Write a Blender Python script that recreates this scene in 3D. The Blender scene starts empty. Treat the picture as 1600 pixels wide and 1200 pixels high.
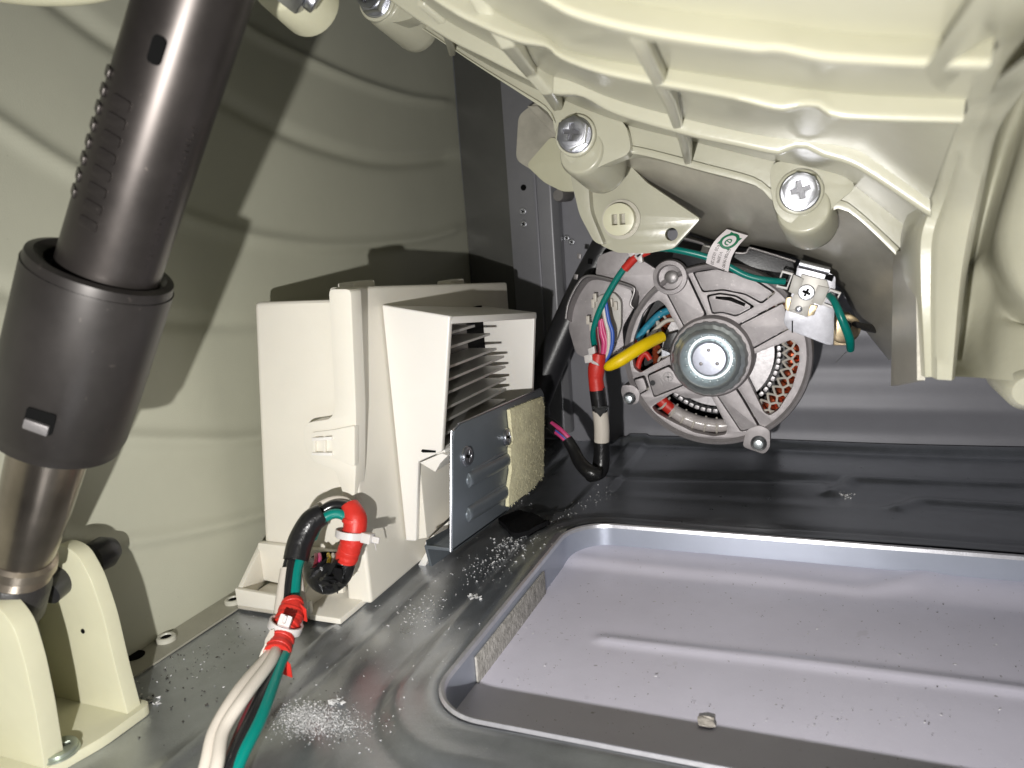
import bpy, bmesh, math, random
import numpy as np
from mathutils import Vector, Matrix
from mathutils.geometry import tessellate_polygon, delaunay_2d_cdt
random.seed(7); rng = np.random.default_rng(11)
S = bpy.context.scene; COL = S.collection
V = Vector; PI = math.pi

# ------------------------------------------------------------------ camera, light, world
F = 1165.0; H = 2.1                       # focal length in pixels of the 1600 px photo, camera height (1 unit = 10 cm)
RX = V((.925, .3736, -.0704)).normalized()
FW = V((-.380, .9069, -.1815)); FW = (FW - RX*FW.dot(RX)).normalized()
DN = FW.cross(RX).normalized()
if DN.z > 0: DN = -DN
CP = V((0, 0, H))
cam_d = bpy.data.cameras.new('camera'); cam = bpy.data.objects.new('camera', cam_d); COL.objects.link(cam)
m = Matrix((RX, -DN, -FW)).transposed().to_4x4(); m.translation = CP; cam.matrix_world = m
cam_d.sensor_width = 36; cam_d.lens = 36*F/1600; cam_d.clip_start = .02; cam_d.clip_end = 100
cam_d.dof.use_dof = True; cam_d.dof.focus_distance = 5.0; cam_d.dof.aperture_fstop = 1.5
S.camera = cam
w = bpy.data.worlds.new('World'); S.world = w; w.use_nodes = True
w.node_tree.nodes['Background'].inputs[0].default_value = (.80, .84, .92, 1)
w.node_tree.nodes['Background'].inputs[1].default_value = .055
ld = bpy.data.lights.new('torch', 'SPOT'); ld.energy = 1150; ld.spot_size = math.radians(145); ld.spot_blend = 1.0; ld.shadow_soft_size = .035; ld.color = (1, .975, .94)
lo = bpy.data.objects.new('torch', ld); COL.objects.link(lo); lo.location = (-.36, -.85, 1.45); lo.rotation_euler = (V((-1.3, 6, .2))-lo.location).to_track_quat('-Z', 'Y').to_euler()
S.view_settings.view_transform = 'Standard'; S.view_settings.look = 'None'
S.view_settings.exposure = 0; S.view_settings.gamma = 1
S.cycles.max_bounces = 7; S.cycles.diffuse_bounces = 4; S.cycles.glossy_bounces = 3

def ray(u, v): return (RX*(u-800) + DN*(v-600) + FW*F)
def PX(u, v, x): r = ray(u, v); return CP + r*(x/r.x)
def PY(u, v, y): r = ray(u, v); return CP + r*(y/r.y)
def PZ(u, v, z): r = ray(u, v); return CP + r*((z-H)/r.z)
def PD(u, v, d): return CP + ray(u, v)*(d/F)

# ------------------------------------------------------------------ materials
def mat(name, col, rough=.5, metal=0, var=.0, vscale=6, bump=0, bscale=60, speck=None, sss=0, coat=0, col2=None, rvar=0, spec=.5, aniso=None):
    M = bpy.data.materials.new(name); M.use_nodes = True
    nt = M.node_tree; N = nt.nodes; L = nt.links; b = N['Principled BSDF']
    b.inputs['Base Color'].default_value = (*col, 1); b.inputs['Roughness'].default_value = rough
    b.inputs['Metallic'].default_value = metal; b.inputs['Specular IOR Level'].default_value = spec
    if sss:
        b.inputs['Subsurface Weight'].default_value = sss; b.inputs['Subsurface Radius'].default_value = (1, .8, .5)
        b.inputs['Subsurface Scale'].default_value = .06
    if coat: b.inputs['Coat Weight'].default_value = coat; b.inputs['Coat Roughness'].default_value = .15
    tc = N.new('ShaderNodeTexCoord'); src = tc.outputs['Object']
    if aniso:
        mp = N.new('ShaderNodeMapping'); mp.inputs['Scale'].default_value = aniso; L.new(src, mp.inputs[0]); src = mp.outputs[0]
    colsock = None
    if var or col2:
        n = N.new('ShaderNodeTexNoise'); n.inputs['Scale'].default_value = vscale; n.inputs['Detail'].default_value = 5
        n.inputs['Roughness'].default_value = .65; L.new(src, n.inputs['Vector'])
        r = N.new('ShaderNodeValToRGB'); r.color_ramp.elements[0].position = .3; r.color_ramp.elements[1].position = .7
        c2 = col2 or tuple(c*(1-var) for c in col); c1 = col if col2 else tuple(min(1, c*(1+var*.5)) for c in col)
        r.color_ramp.elements[0].color = (*c2, 1); r.color_ramp.elements[1].color = (*c1, 1)
        L.new(n.outputs['Fac'], r.inputs[0]); colsock = r.outputs[0]
        if rvar:
            mr = N.new('ShaderNodeMapRange'); mr.inputs['To Min'].default_value = rough-rvar; mr.inputs['To Max'].default_value = rough+rvar
            L.new(n.outputs['Fac'], mr.inputs[0]); L.new(mr.outputs[0], b.inputs['Roughness'])
    for (sc, thr, c, st) in (speck or []):      # dust and scratches: small spots of their own colour
        n = N.new('ShaderNodeTexNoise'); n.inputs['Scale'].default_value = sc; n.inputs['Detail'].default_value = 3
        L.new(tc.outputs['Object'], n.inputs['Vector'])
        r = N.new('ShaderNodeValToRGB'); r.color_ramp.elements[0].position = thr; r.color_ramp.elements[1].position = thr+.03
        L.new(n.outputs['Fac'], r.inputs[0])
        ml = N.new('ShaderNodeMath'); ml.operation = 'MULTIPLY'; ml.inputs[1].default_value = st; L.new(r.outputs[0], ml.inputs[0])
        mx = N.new('ShaderNodeMix'); mx.data_type = 'RGBA'; L.new(ml.outputs[0], mx.inputs['Factor'])
        if colsock: L.new(colsock, mx.inputs['A'])
        else: mx.inputs['A'].default_value = (*col, 1)
        mx.inputs['B'].default_value = (*c, 1); colsock = mx.outputs['Result']
    if colsock: L.new(colsock, b.inputs['Base Color'])
    if bump:
        n = N.new('ShaderNodeTexNoise'); n.inputs['Scale'].default_value = bscale; n.inputs['Detail'].default_value = 4
        L.new(src, n.inputs['Vector'])
        bp = N.new('ShaderNodeBump'); bp.inputs['Strength'].default_value = bump; bp.inputs['Distance'].default_value = .01
        L.new(n.outputs['Fac'], bp.inputs['Height']); L.new(bp.outputs[0], b.inputs['Normal'])
    return M

WALL = mat('wall_paint', (.475, .475, .38), .42, 0, .05, 1.2, .12, 160, [(95, .73, (.12, .12, .09), .5)])
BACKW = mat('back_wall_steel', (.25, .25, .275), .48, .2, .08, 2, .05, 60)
PAN = mat('galvanised_pan', (.40, .42, .45), .31, .86, .16, 5, .12, 120, [(60, .70, (.62, .63, .64), .5), (140, .72, (.1, .1, .1), .5)], rvar=.1)
SHEET = mat('lavender_sheet', (.72, .70, .82), .40, .08, .05, 3, .05, 90, [(38, .70, (.25, .23, .24), .7), (85, .70, (.85, .85, .88), .6), (7, .70, (.60, .58, .66), .5)])
CREAM = mat('cream_tub_plastic', (.44, .43, .335), .30, 0, .06, 2.2, .10, 26, sss=.12, coat=.15)
EAR = mat('cream_bracket_plastic', (.62, .605, .44), .34, 0, .05, 3, .06, 40, sss=.1)
IVORY = mat('ivory_module_plastic', (.77, .735, .65), .36, 0, .03, 3, .05, 80, sss=.1)
WHITEP = mat('white_duct_plastic', (.79, .765, .72), .36, 0, .02, 3, .04, 80, sss=.1)
SHELL = mat('grey_rear_shell', (.50, .475, .40), .34, .1, .25, 3, .2, 16, aniso=(1, .3, 1), rvar=.08)
BLACKM = mat('damper_gunmetal', (.068, .060, .056), .36, .72, .25, 3, 0, 90, [(30, .72, (.20, .17, .15), .5)], rvar=.06)
BLACKP = mat('black_plastic', (.022, .022, .025), .35, 0, .2, 8, .1, 60)
SLEEVE = mat('damper_sleeve', (.038, .034, .032), .40, .4, .3, 3, 0, 60, [(26, .70, (.11, .095, .085), .5)], rvar=.07)
TAPEB = mat('black_tape', (.012, .012, .013), .28, 0, .1, 10, .5, 22)
TAPER = mat('red_tape', (.60, .03, .02), .45, 0, .12, 10, .45, 22)
WWIRE = mat('white_wire_insulation', (.64, .59, .52), .35, 0, .06, 8)
GWIRE = mat('green_wire_insulation', (0, .20, .165), .30, 0, .05, 8)
KWIRE = mat('black_wire_insulation', (.015, .015, .016), .22)
RWIRE = mat('maroon_wire_insulation', (.16, .02, .03), .35)
BWIRE = mat('blue_wire_insulation', (.04, .12, .5), .35)
PWIRE = mat('pink_wire_insulation', (.6, .06, .2), .35)
YSLV = mat('yellow_sleeve', (.86, .60, .0), .4, 0, .04, 5)
TIE = mat('nylon_tie', (.62, .59, .57), .35, sss=.2)
ZINC = mat('zinc_steel', (.55, .56, .60), .30, 1, .10, 40, .04, 260, rvar=.05)
DZINC = mat('recess_zinc', (.16, .16, .17), .4, .8)
CHROME = mat('chromed_pulley', (.62, .67, .69), .36, .85, .08, 10, .04, 50)
ALU = mat('cast_aluminium', (.37, .345, .35), .46, .45, .14, 14, .22, 190, [(34, .68, (.62, .57, .57), .4)])
ALUD = mat('steel_bracket_grey', (.30, .285, .285), .42, .6, .1, 10, .12, 80)
PLATE = mat('module_shield_steel', (.18, .205, .23), .36, .5, .08, 4, .08, 90)
FELT = mat('felt', (.74, .70, .47), .95, 0, 0, 8, .6, 45, col2=(.58, .54, .36))
FOAM = mat('grey_foam', (.50, .48, .45), .95, 0, 0, 22, 1, 50, col2=(.25, .24, .22))
FIN = mat('aluminium_fin', (.55, .54, .51), .4, .45, .08, 6, .05, 60, aniso=(1, 6, 1))
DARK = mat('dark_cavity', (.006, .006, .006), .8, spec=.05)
COPPER = mat('enamelled_copper', (.55, .12, .05), .25, .6, .3, 30)
LACE = mat('lacing_cord', (.62, .58, .52), .5, 0, .1, 20)
RUBBER = mat('rubber', (.03, .028, .027), .42, 0, .2, 8, .3, 40)
PAPER = mat('tag_paper', (.78, .73, .74), .5)
INKG = mat('green_ink', (0, .16, .07), .5)
INKK = mat('dark_ink', (.10, .09, .09), .5)
CONN = mat('grey_connector', (.52, .50, .46), .42, 0, .05, 10)
PLATED = mat('brass_plated', (.55, .44, .28), .3, .8, .3, 15)
CLEAR = mat('clear_sleeve', (.50, .46, .45), .18, 0, .25, 14, .3, 20, coat=.6)
POWD = mat('white_powder', (.6, .6, .6), .8)
GRIT = mat('dark_grit', (.06, .055, .05), .8)
CHIP = mat('plaster_chip', (.52, .48, .44), .85, 0, .3, 30, .5, 40)
LOGO_BLUE = mat('lacquer_blue', (.03, .28, .42), .3, 0, .3, 20)

# ------------------------------------------------------------------ object helpers
def meta(o, label=None, cat=None, group=None, kind=None):
    if label: o['label'] = label
    if cat: o['category'] = cat
    if group: o['group'] = group
    if kind: o['kind'] = kind
    return o
def thing(name, loc, label, cat, group=None):
    o = bpy.data.objects.new(name, None); COL.objects.link(o); o.location = loc; o.empty_display_size = .2
    return meta(o, label, cat, group)

class MB:
    def __init__(s): s.v = []; s.f = []
    def add(s, vs, fs):
        o = len(s.v); s.v += [V(p) for p in vs]; s.f += [tuple(i+o for i in f) for f in fs]; return s
    def prism(s, pts, vec):                       # polygon pts (3-D) extruded by vec
        n = len(pts); pts = [V(p) for p in pts]; vec = V(vec)
        tri = tessellate_polygon([pts])
        fs = [tuple(t) for t in tri] + [tuple(i+n for i in reversed(t)) for t in tri]
        fs += [(i, (i+1) % n, (i+1) % n+n, i+n) for i in range(n)]
        return s.add(pts + [p+vec for p in pts], fs)
    def box(s, a, b):
        (x0, y0, z0), (x1, y1, z1) = a, b
        return s.prism([(x0, y0, z0), (x1, y0, z0), (x1, y0, z1), (x0, y0, z1)], (0, y1-y0, 0))
    def hexa(s, a, b):                            # two quads
        return s.add(list(a)+list(b), [(0, 1, 2, 3), (7, 6, 5, 4)] + [(i, i+4, (i+1) % 4+4, (i+1) % 4) for i in range(4)])
    def slab(s, outer, holes, vec):               # planar outline with holes, extruded
        loops = [[V(p) for p in outer]] + [[V(p) for p in h] for h in holes]
        tri = tessellate_polygon(loops); flat = [p for l in loops for p in l]; n = len(flat); vec = V(vec)
        fs = [tuple(t) for t in tri] + [tuple(i+n for i in reversed(t)) for t in tri]; o = 0
        for l in loops:
            k = len(l)
            fs += [(o+i, o+(i+1) % k, o+(i+1) % k+n, o+i+n) for i in range(k)]; o += k
        return s.add(flat+[p+vec for p in flat], fs)
    def lathe(s, prof, c, ax, seg=32, scallop=0, cap=True):     # prof = [(r, h)] along axis ax from c
        ax = V(ax).normalized(); e1 = ax.orthogonal().normalized(); e2 = ax.cross(e1); vs = []; fs = []
        for r, h in prof:
            for k in range(seg):
                a = 2*PI*k/seg; rr = r*(1+(scallop if (k//2) % 2 else 0)) if r else 0
                vs.append(V(c)+ax*h+(e1*math.cos(a)+e2*math.sin(a))*rr)
        for i in range(len(prof)-1):
            for k in range(seg):
                fs.append((i*seg+k, i*seg+(k+1) % seg, (i+1)*seg+(k+1) % seg, (i+1)*seg+k))
        if cap: fs.append(tuple(range(seg-1, -1, -1))); fs.append(tuple((len(prof)-1)*seg+k for k in range(seg)))
        return s.add(vs, fs)
    def tube(s, pts, r, n=12, sub=8, closed=False, cap=True, flat=1.0, up=None):
        P = [V(p) for p in pts]; R = list(r) if hasattr(r, '__len__') else [r]*len(P)
        if len(P) > 2 and sub > 1:
            Q = []; RR = []
            for i in range(len(P)-1):
                p0 = P[max(i-1, 0)]; p1 = P[i]; p2 = P[i+1]; p3 = P[min(i+2, len(P)-1)]
                for k in range(sub):
                    t = k/sub; Q.append(.5*((2*p1)+(p2-p0)*t+(2*p0-5*p1+4*p2-p3)*t*t+(3*p1-p0-3*p2+p3)*t**3)); RR.append(R[i]*(1-t)+R[i+1]*t)
            Q.append(P[-1]); RR.append(R[-1]); P, R = Q, RR
        vs = []; fs = []; T = (P[1]-P[0]).normalized(); nrm = (V(up) if up else T.orthogonal()); nrm = (nrm-T*nrm.dot(T)).normalized()
        for i, p in enumerate(P):
            T = (P[min(i+1, len(P)-1)]-P[max(i-1, 0)]).normalized(); nrm = (nrm-T*nrm.dot(T)).normalized(); bn = T.cross(nrm)
            for k in range(n):
                a = 2*PI*k/n; vs.append(p+(nrm*math.cos(a)*flat+bn*math.sin(a))*R[i])
        for i in range(len(P)-1):
            for k in range(n): fs.append((i*n+k, i*n+(k+1) % n, (i+1)*n+(k+1) % n, (i+1)*n+k))
        if cap: fs += [tuple(range(n-1, -1, -1)), tuple((len(P)-1)*n+k for k in range(n))]
        return s.add(vs, fs)
    def build(s, name, mt, parent=None, bev=0, seg=2, ang=38, smooth=True, label=None, kind=None, jit=0):
        me = bpy.data.meshes.new(name); me.from_pydata([tuple(p) for p in s.v], [], s.f); me.materials.append(mt)
        bm = bmesh.new(); bm.from_mesh(me); bmesh.ops.remove_doubles(bm, verts=bm.verts, dist=1e-4)
        bmesh.ops.recalc_face_normals(bm, faces=bm.faces)
        if bev:
            ed = [e for e in bm.edges if len(e.link_faces) == 2 and e.calc_face_angle(0) > math.radians(30)]
            bmesh.ops.bevel(bm, geom=ed, offset=bev, segments=seg, profile=.6, affect='EDGES', clamp_overlap=True)
        bm.to_mesh(me); bm.free()
        if smooth:
            me.polygons.foreach_set('use_smooth', [True]*len(me.polygons)); me.set_sharp_from_angle(angle=math.radians(ang))
        o = bpy.data.objects.new(name, me); COL.objects.link(o)
        if parent is not None:
            o.parent = parent; off = V((0, 0, 0)); q = parent
            while q is not None: off += q.location; q = q.parent
            me.transform(Matrix.Translation(-off))
        if label: o['label'] = label
        if kind: o['kind'] = kind
        return o

def grid(rows, closed=False):
    n = len(rows[0]); vs = [p for r in rows for p in r]; fs = []
    for i in range(len(rows)-1):
        for k in range(n-1): fs.append((i*n+k, i*n+k+1, (i+1)*n+k+1, (i+1)*n+k))
    return vs, fs
def resample(pts, n):
    pts = [V(p) for p in pts]; d = [0]
    for a, b in zip(pts, pts[1:]): d.append(d[-1]+(b-a).length)
    out = []; j = 0
    for i in range(n):
        t = d[-1]*i/(n-1)
        while j < len(d)-2 and d[j+1] < t: j += 1
        k = (t-d[j])/max(d[j+1]-d[j], 1e-9); out.append(pts[j].lerp(pts[j+1], min(k, 1)))
    return out
def smooth_curve(pts, sub=6):
    P = [V(p) for p in pts]; Q = []
    for i in range(len(P)-1):
        p0 = P[max(i-1, 0)]; p1 = P[i]; p2 = P[i+1]; p3 = P[min(i+2, len(P)-1)]
        for k in range(sub):
            t = k/sub; Q.append(.5*((2*p1)+(p2-p0)*t+(2*p0-5*p1+4*p2-p3)*t*t+(3*p1-p0-3*p2+p3)*t**3))
    return Q+[P[-1]]
def round_poly(pts, r, n=5):                     # round the corners of a planar polygon
    P = [V(p) for p in pts]; out = []; k = len(P)
    for i in range(k):
        a, b, c = P[i-1], P[i], P[(i+1) % k]; rr = min(r, (a-b).length*.45, (c-b).length*.45)
        s = b+(a-b).normalized()*rr; e = b+(c-b).normalized()*rr
        for j in range(n+1):
            t = j/n; out.append(s*(1-t)**2+b*2*t*(1-t)+e*t*t)
    return out

def cross_outline(c, e1, e2, a, b):
    q = [(-b, -a), (b, -a), (b, -b), (a, -b), (a, b), (b, b), (b, a), (-b, a), (-b, b), (-a, b), (-a, -b), (-b, -b)]
    return [c+e1*x+e2*y for x, y in q]
def screw(c, ax, r, parent, mt=ZINC, hexa=True, name='bolt', rot=.3, h=None):
    """hex or pan head with a recessed cross"""
    ax = V(ax).normalized(); e1 = ax.orthogonal().normalized(); e1 = Matrix.Rotation(rot, 3, ax) @ e1; e2 = ax.cross(e1)
    c = V(c); h = h or r*.55; b = MB()
    b.lathe([(r*1.0, 0), (r*1.02, r*.08), (r*.95, r*.13)], c, ax, 28)
    if hexa:
        P = [c+ax*r*.1+(e1*math.cos(k*PI/3)+e2*math.sin(k*PI/3))*r*.93 for k in range(6)]; b.prism(P, ax*(h*.75))
    top = c+ax*(h*.75+r*.1 if hexa else r*.13)
    rt = r*.76 if hexa else r*.92
    circ = [top+(e1*math.cos(k*PI/14)+e2*math.sin(k*PI/14))*rt for k in range(28)]
    cr = cross_outline(top, e1, e2, rt*.62, rt*.17)
    b.slab(circ, [cr], ax*(r*.2))
    o = b.build(name, mt, parent, bev=r*.05, ang=30)
    d = MB().prism([p-ax*r*.0 for p in cross_outline(top+ax*r*.012, e1, e2, rt*.60, rt*.16)], ax*r*.01)
    d.build('drive_recess', DARK if not hexa else DZINC, o)
    return o

# ================================================================== SETTING
XW, YB = -3.53, 7.47
def bead_field(A, B, beads, wdt):
    z = np.zeros_like(A)
    for pts, amp, wd in beads:
        d = np.full_like(A, 9.)
        for (a0, b0), (a1, b1) in zip(pts, pts[1:]):
            L2 = (a1-a0)**2+(b1-b0)**2+1e-9; t = np.clip(((A-a0)*(a1-a0)+(B-b0)*(b1-b0))/L2, 0, 1)
            d = np.minimum(d, np.hypot(A-a0-t*(a1-a0), B-b0-t*(b1-b0)))
        z += amp*np.exp(-(d/wd)**2)
    return z
def field_obj(name, P, mt):
    n0, n1 = P.shape[:2]; me = bpy.data.meshes.new(name)
    idx = np.arange(n0*n1).reshape(n0, n1)
    q = np.stack([idx[:-1, :-1], idx[1:, :-1], idx[1:, 1:], idx[:-1, 1:]], -1).reshape(-1, 4)
    me.from_pydata(P.reshape(-1, 3).tolist(), [], q.tolist()); me.materials.append(mt)
    me.polygons.foreach_set('use_smooth', [True]*len(me.polygons))
    o = bpy.data.objects.new(name, me); COL.objects.link(o); return o

def wl(pts, n=5):                                # pixel polyline on the side wall -> (y, z)
    c = smooth_curve([PX(u, v, XW) for u, v in pts], n); return [(p.y, p.z) for p in c]
wb = [(wl([(-40, 168), (0, 195), (130, 275), (290, 340), (400, 372), (520, 385), (640, 376), (700, 362), (760, 340)]), .03, .05),
      (wl([(330, 10), (390, 50), (470, 90), (560, 128), (640, 152), (700, 160), (738, 158)]), .035, .04),
      (wl([(60, -20), (110, 20), (190, 75), (300, 130), (430, 200), (520, 235), (600, 253), (680, 250), (738, 236)]), -.035, .055),
      (wl([(-60, 640), (100, 672), (180, 684), (300, 688), (400, 684), (520, 655)]), .03, .045),
      (wl([(-60, 820), (120, 845), (200, 846), (300, 830), (400, 806), (520, 770)]), .028, .04),
      (wl([(-60, 420), (80, 480), (250, 500), (400, 505), (500, 480)]), -.02, .05)]
yy = np.linspace(.2, YB, 330); zz = np.linspace(-.02, 6, 260); A, B = np.meshgrid(yy, zz, indexing='ij')
X = XW + bead_field(A, B, wb, .05)*1.15*np.clip((YB-A)/.35, 0, 1) + .012*np.sin(A*1.1+.5)*np.sin(B*1.3)
meta(field_obj('side_wall', np.stack([X, A, B], -1), WALL), kind='structure')

# back wall: sheet with horizontal pressed ridges on the right
xx = np.linspace(XW, 4.2, 200); zz = np.linspace(-.02, 6, 260); A, B = np.meshgrid(xx, zz, indexing='ij')
Y = np.full_like(A, YB)
for v, amp in ((520, -.02), (575, .022), (640, -.022), (680, .015)):
    zc = PY(1450, v, YB).z
    Y += amp*np.exp(-((B-zc)/.09)**2)*np.clip((A+1.9)/.3, 0, 1)
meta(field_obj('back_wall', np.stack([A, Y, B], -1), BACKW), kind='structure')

# base pan: height field with raised rim around a rounded rectangular opening
RZ = .12
HL = PZ(741, 1008, RZ).x; HF = PZ(1300, 851, RZ).y; HN = PZ(1000, 1184, RZ).y; HR = 4.6; HC = .30
def sd(x, y):
    cx, cy = (HL+HR)/2, (HN+HF)/2; hx, hy = (HR-HL)/2-HC, (HF-HN)/2-HC
    qx, qy = np.abs(x-cx)-hx, np.abs(y-cy)-hy
    return np.hypot(np.maximum(qx, 0), np.maximum(qy, 0))+np.minimum(np.maximum(qx, qy), 0)-HC
def sstep(a, b, t): t = np.clip((t-a)/(b-a), 0, 1); return t*t*(3-2*t)
EX1 = PZ(534, 976, 0).x; EX2 = PZ(597, 1013, .09).x
er = [PZ(u, v, .0) for u, v in ((1300, 775), (1330, 752), (1600, 760), (1700, 765))]
er2 = [PZ(u, v, .0) for u, v in ((1400, 800), (1440, 785), (1700, 800))]
er3 = [PZ(u, v, .0) for u, v in ((960, 742), (1300, 750), (1310, 760))]
def pan_z(x, y):
    s = sd(x, y); x = np.asarray(x, float); y = np.asarray(y, float)
    z = RZ*(1-sstep(.20, .30, s)*.42)                                  # rim falls to a shoulder
    z = z + .018*np.exp(-((s-.05)/.05)**2) + .03*np.exp(-((s-.0)/.035)**2)*(y > HF-.2)
    z = z - .05*sstep(.9, 1.15, s)*(x > HL)*(y > HF-.3)
    z = z*np.clip(1-np.where(x < HL-.2, sstep(.47, .80, s), sstep(.35, .9, s)*.6), 0, 1)
    z = z + bead_field(x, y, [([(p.x, p.y) for p in er], .035, .06), ([(p.x, p.y) for p in er2], .028, .06), ([(p.x, p.y) for p in er3], -.03, .09),
                              ([(-1.9, YB-.1), (4, YB-.1)], .08, .06)], 0)
    z = z + .02*np.exp(-((x-EX1+.02)/.04)**2)*(y > 0) - .02*np.exp(-((x+.0-(EX1+.2))/.05)**2)
    z = z + .006*np.sin(x*2.1+y*1.3)
    return z
st = .035
gx = np.arange(XW, 4.3, st); gy = np.arange(.6, YB+.01, st); A, B = np.meshgrid(gx, gy, indexing='ij'); s = sd(A, B)
near = s < 0
eps = 1e-3; dx = (sd(A+eps, B)-s)/eps; dy = (sd(A, B+eps)-s)/eps
idx = np.arange(A.size).reshape(A.shape)
keepq = np.maximum.reduce([s[:-1, :-1], s[1:, :-1], s[1:, 1:], s[:-1, 1:]]) > st*.35
A2, B2 = np.where(near, A-dx*s, A), np.where(near, B-dy*s, B)
P = np.stack([A2, B2, pan_z(A2, B2)], -1)
q = np.stack([idx[:-1, :-1], idx[1:, :-1], idx[1:, 1:], idx[:-1, 1:]], -1)[keepq]
me = bpy.data.meshes.new('base_pan'); me.from_pydata(P.reshape(-1, 3).tolist(), [], q.tolist())
bm = bmesh.new(); bm.from_mesh(me); bmesh.ops.delete(bm, geom=[v for v in bm.verts if not v.link_faces], context='VERTS')
bm.to_mesh(me); bm.free()
me.materials.append(PAN); me.polygons.foreach_set('use_smooth', [True]*len(me.polygons))
pan = bpy.data.objects.new('base_pan', me); COL.objects.link(pan); meta(pan, kind='structure')
# turned-down flange of the opening
def hole_loop(off, n=14):
    o = []
    for cx, cy, a0 in ((HR-HC, HF-HC, 0), (HL+HC, HF-HC, 90), (HL+HC, HN+HC, 180), (HR-HC, HN+HC, 270)):
        for k in range(n+1):
            a = math.radians(a0+90*k/n); o.append((cx+(HC+off)*math.cos(a), cy+(HC+off)*math.sin(a)))
    return o
FD = .20
rows = []
for off, dz in ((.012, .0), (.0, .012), (-.014, .006), (-.02, -.015), (-.022, -.05), (-.022, -FD), (-.005, -FD), (.0, -.03)):
    rows.append([V((x, y, RZ+.018+dz)) for x, y in hole_loop(off)])
rows = [r+[r[0]] for r in rows]
MB().add(*grid(rows[:4])).build('rolled_edge', mat('bright_rolled_edge', (.60, .60, .64), .3, .6, .15, 14, .08, 120), pan)
MB().add(*grid(rows[3:])).build('opening_flange', mat('flange_steel', (.36, .39, .46), .36, .45, .06, 4), pan)
SZ = RZ-.175
f = MB()
fa, fb = PZ(742, 1062, RZ-FD+.03), PZ(846, 912, RZ-FD+.03)
f.box((HL+.023, fa.y-.02, SZ-.01), (HL+.036, fb.y-.1, RZ-.03))
f.build('foam_strip', FOAM, pan, bev=.01)
# lavender sheet seen through the opening
SZ = RZ-.175
xx = np.linspace(-2.3, 4.3, 220); yy = np.linspace(.7, 6.2, 220); A, B = np.meshgrid(xx, yy, indexing='ij')
e1 = [PZ(u, v, SZ) for u, v in ((904, 877), (1000, 888), (1200, 907), (1346, 925), (1415, 918), (1460, 900))]
e2 = [PZ(u, v, SZ) for u, v in ((945, 997), (1240, 1033), (1600, 1083), (1700, 1098))]
Z = SZ + bead_field(A, B, [([(p.x, p.y) for p in e1], .016, .07), ([(p.x, p.y) for p in e2], .016, .045)], 0) + .05*sstep(HF-.35, HF-.02, B) + .012*np.sin(A*1.7)*np.sin(B*2)
meta(field_obj('floor_sheet', np.stack([A, B, Z], -1), SHEET), kind='structure')

# ------------------------------------------------ flange strip and rivets along the wall foot
cr = MB(); cr.box((XW+.01, YB-.02, .0), (PY(797, 350, 7.3).x-.005, YB-.004, 6)); cr.build('corner_shade_strip', mat('corner_shade', (.11, .11, .10), .45, .5, .1, 3), bpy.data.objects['back_wall'])  # dark strip added over the back wall: corner shade put into its colour
fl = MB(); pa, pb = PZ(120, 1085, .01), PZ(430, 895, .01)
fl.prism([(XW+.005, 1.0, .004), (XW+.20, 1.0, .004), (XW+.20, 5.5, .004), (XW+.005, 5.5, .004)], (0, 0, .012))
fl.build('wall_foot_flange', mat('flange_paint', (.34, .33, .27), .45, .1, .1, 4, .1, 120, [(120, .7, (.08, .08, .07), .7)]), pan)
for i, (u, v, l) in enumerate(((260, 995, 'pale hollow rivet on the wall foot flange nearer the cream bracket'), (365, 936, 'pale hollow rivet on the wall foot flange beside the ivory module foot'))):
    c = PZ(u, v+4, .02); r = thing('rivet', c, l, 'rivet', 'rivets along the wall foot')
    MB().lathe([(.055, -.004), (.055, .014), (.047, .022), (.034, .022), (.030, .012), (.028, .012)], c, (0, 0, 1), 24).build('rivet_head', ALUD if 0 else mat('rivet_paint', (.5, .49, .42), .4), r, ang=40)
    MB().lathe([(.030, .0), (.030, .014)], c, (0, 0, 1), 20).build('rivet_bore', DARK, r)
c = PZ(210, 1024, .02); MB().lathe([(.055, -.002), (.055, .0008)], c, (0, 0, 1), 24).build('drain_hole', DARK, pan)

# ------------------------------------------------ pillar in the back corner
pt = thing('corner_pillar', PY(820, 500, 7.3), 'grey folded sheet steel pillar standing in the dark back corner', 'pillar')
x0, x1 = PY(797, 350, 7.3).x, PY(872, 350, 7.3).x
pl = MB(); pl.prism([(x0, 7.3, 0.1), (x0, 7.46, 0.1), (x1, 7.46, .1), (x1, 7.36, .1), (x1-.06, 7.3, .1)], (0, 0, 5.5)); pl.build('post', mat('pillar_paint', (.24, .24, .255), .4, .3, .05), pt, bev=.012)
xm = PY(838, 350, 7.3).x
MB().box((xm, 7.275, .1), (xm+.03, 7.299, 3.0)).build('fold', BACKW, pt, bev=.008)
for u, v in ((818, 293), (817, 330), (818, 350)):
    c = PY(u, v, 7.3); screw(c, (0, -1, 0), .035 if v != 293 else .03, pt, DARK if v == 293 else ZINC, False, 'screw')
for u, v in ((885, 372), (893, 378)): screw(PY(u, v, 7.44), (0, -1, 0), .03, pt, ZINC, False, 'screw')

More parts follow.
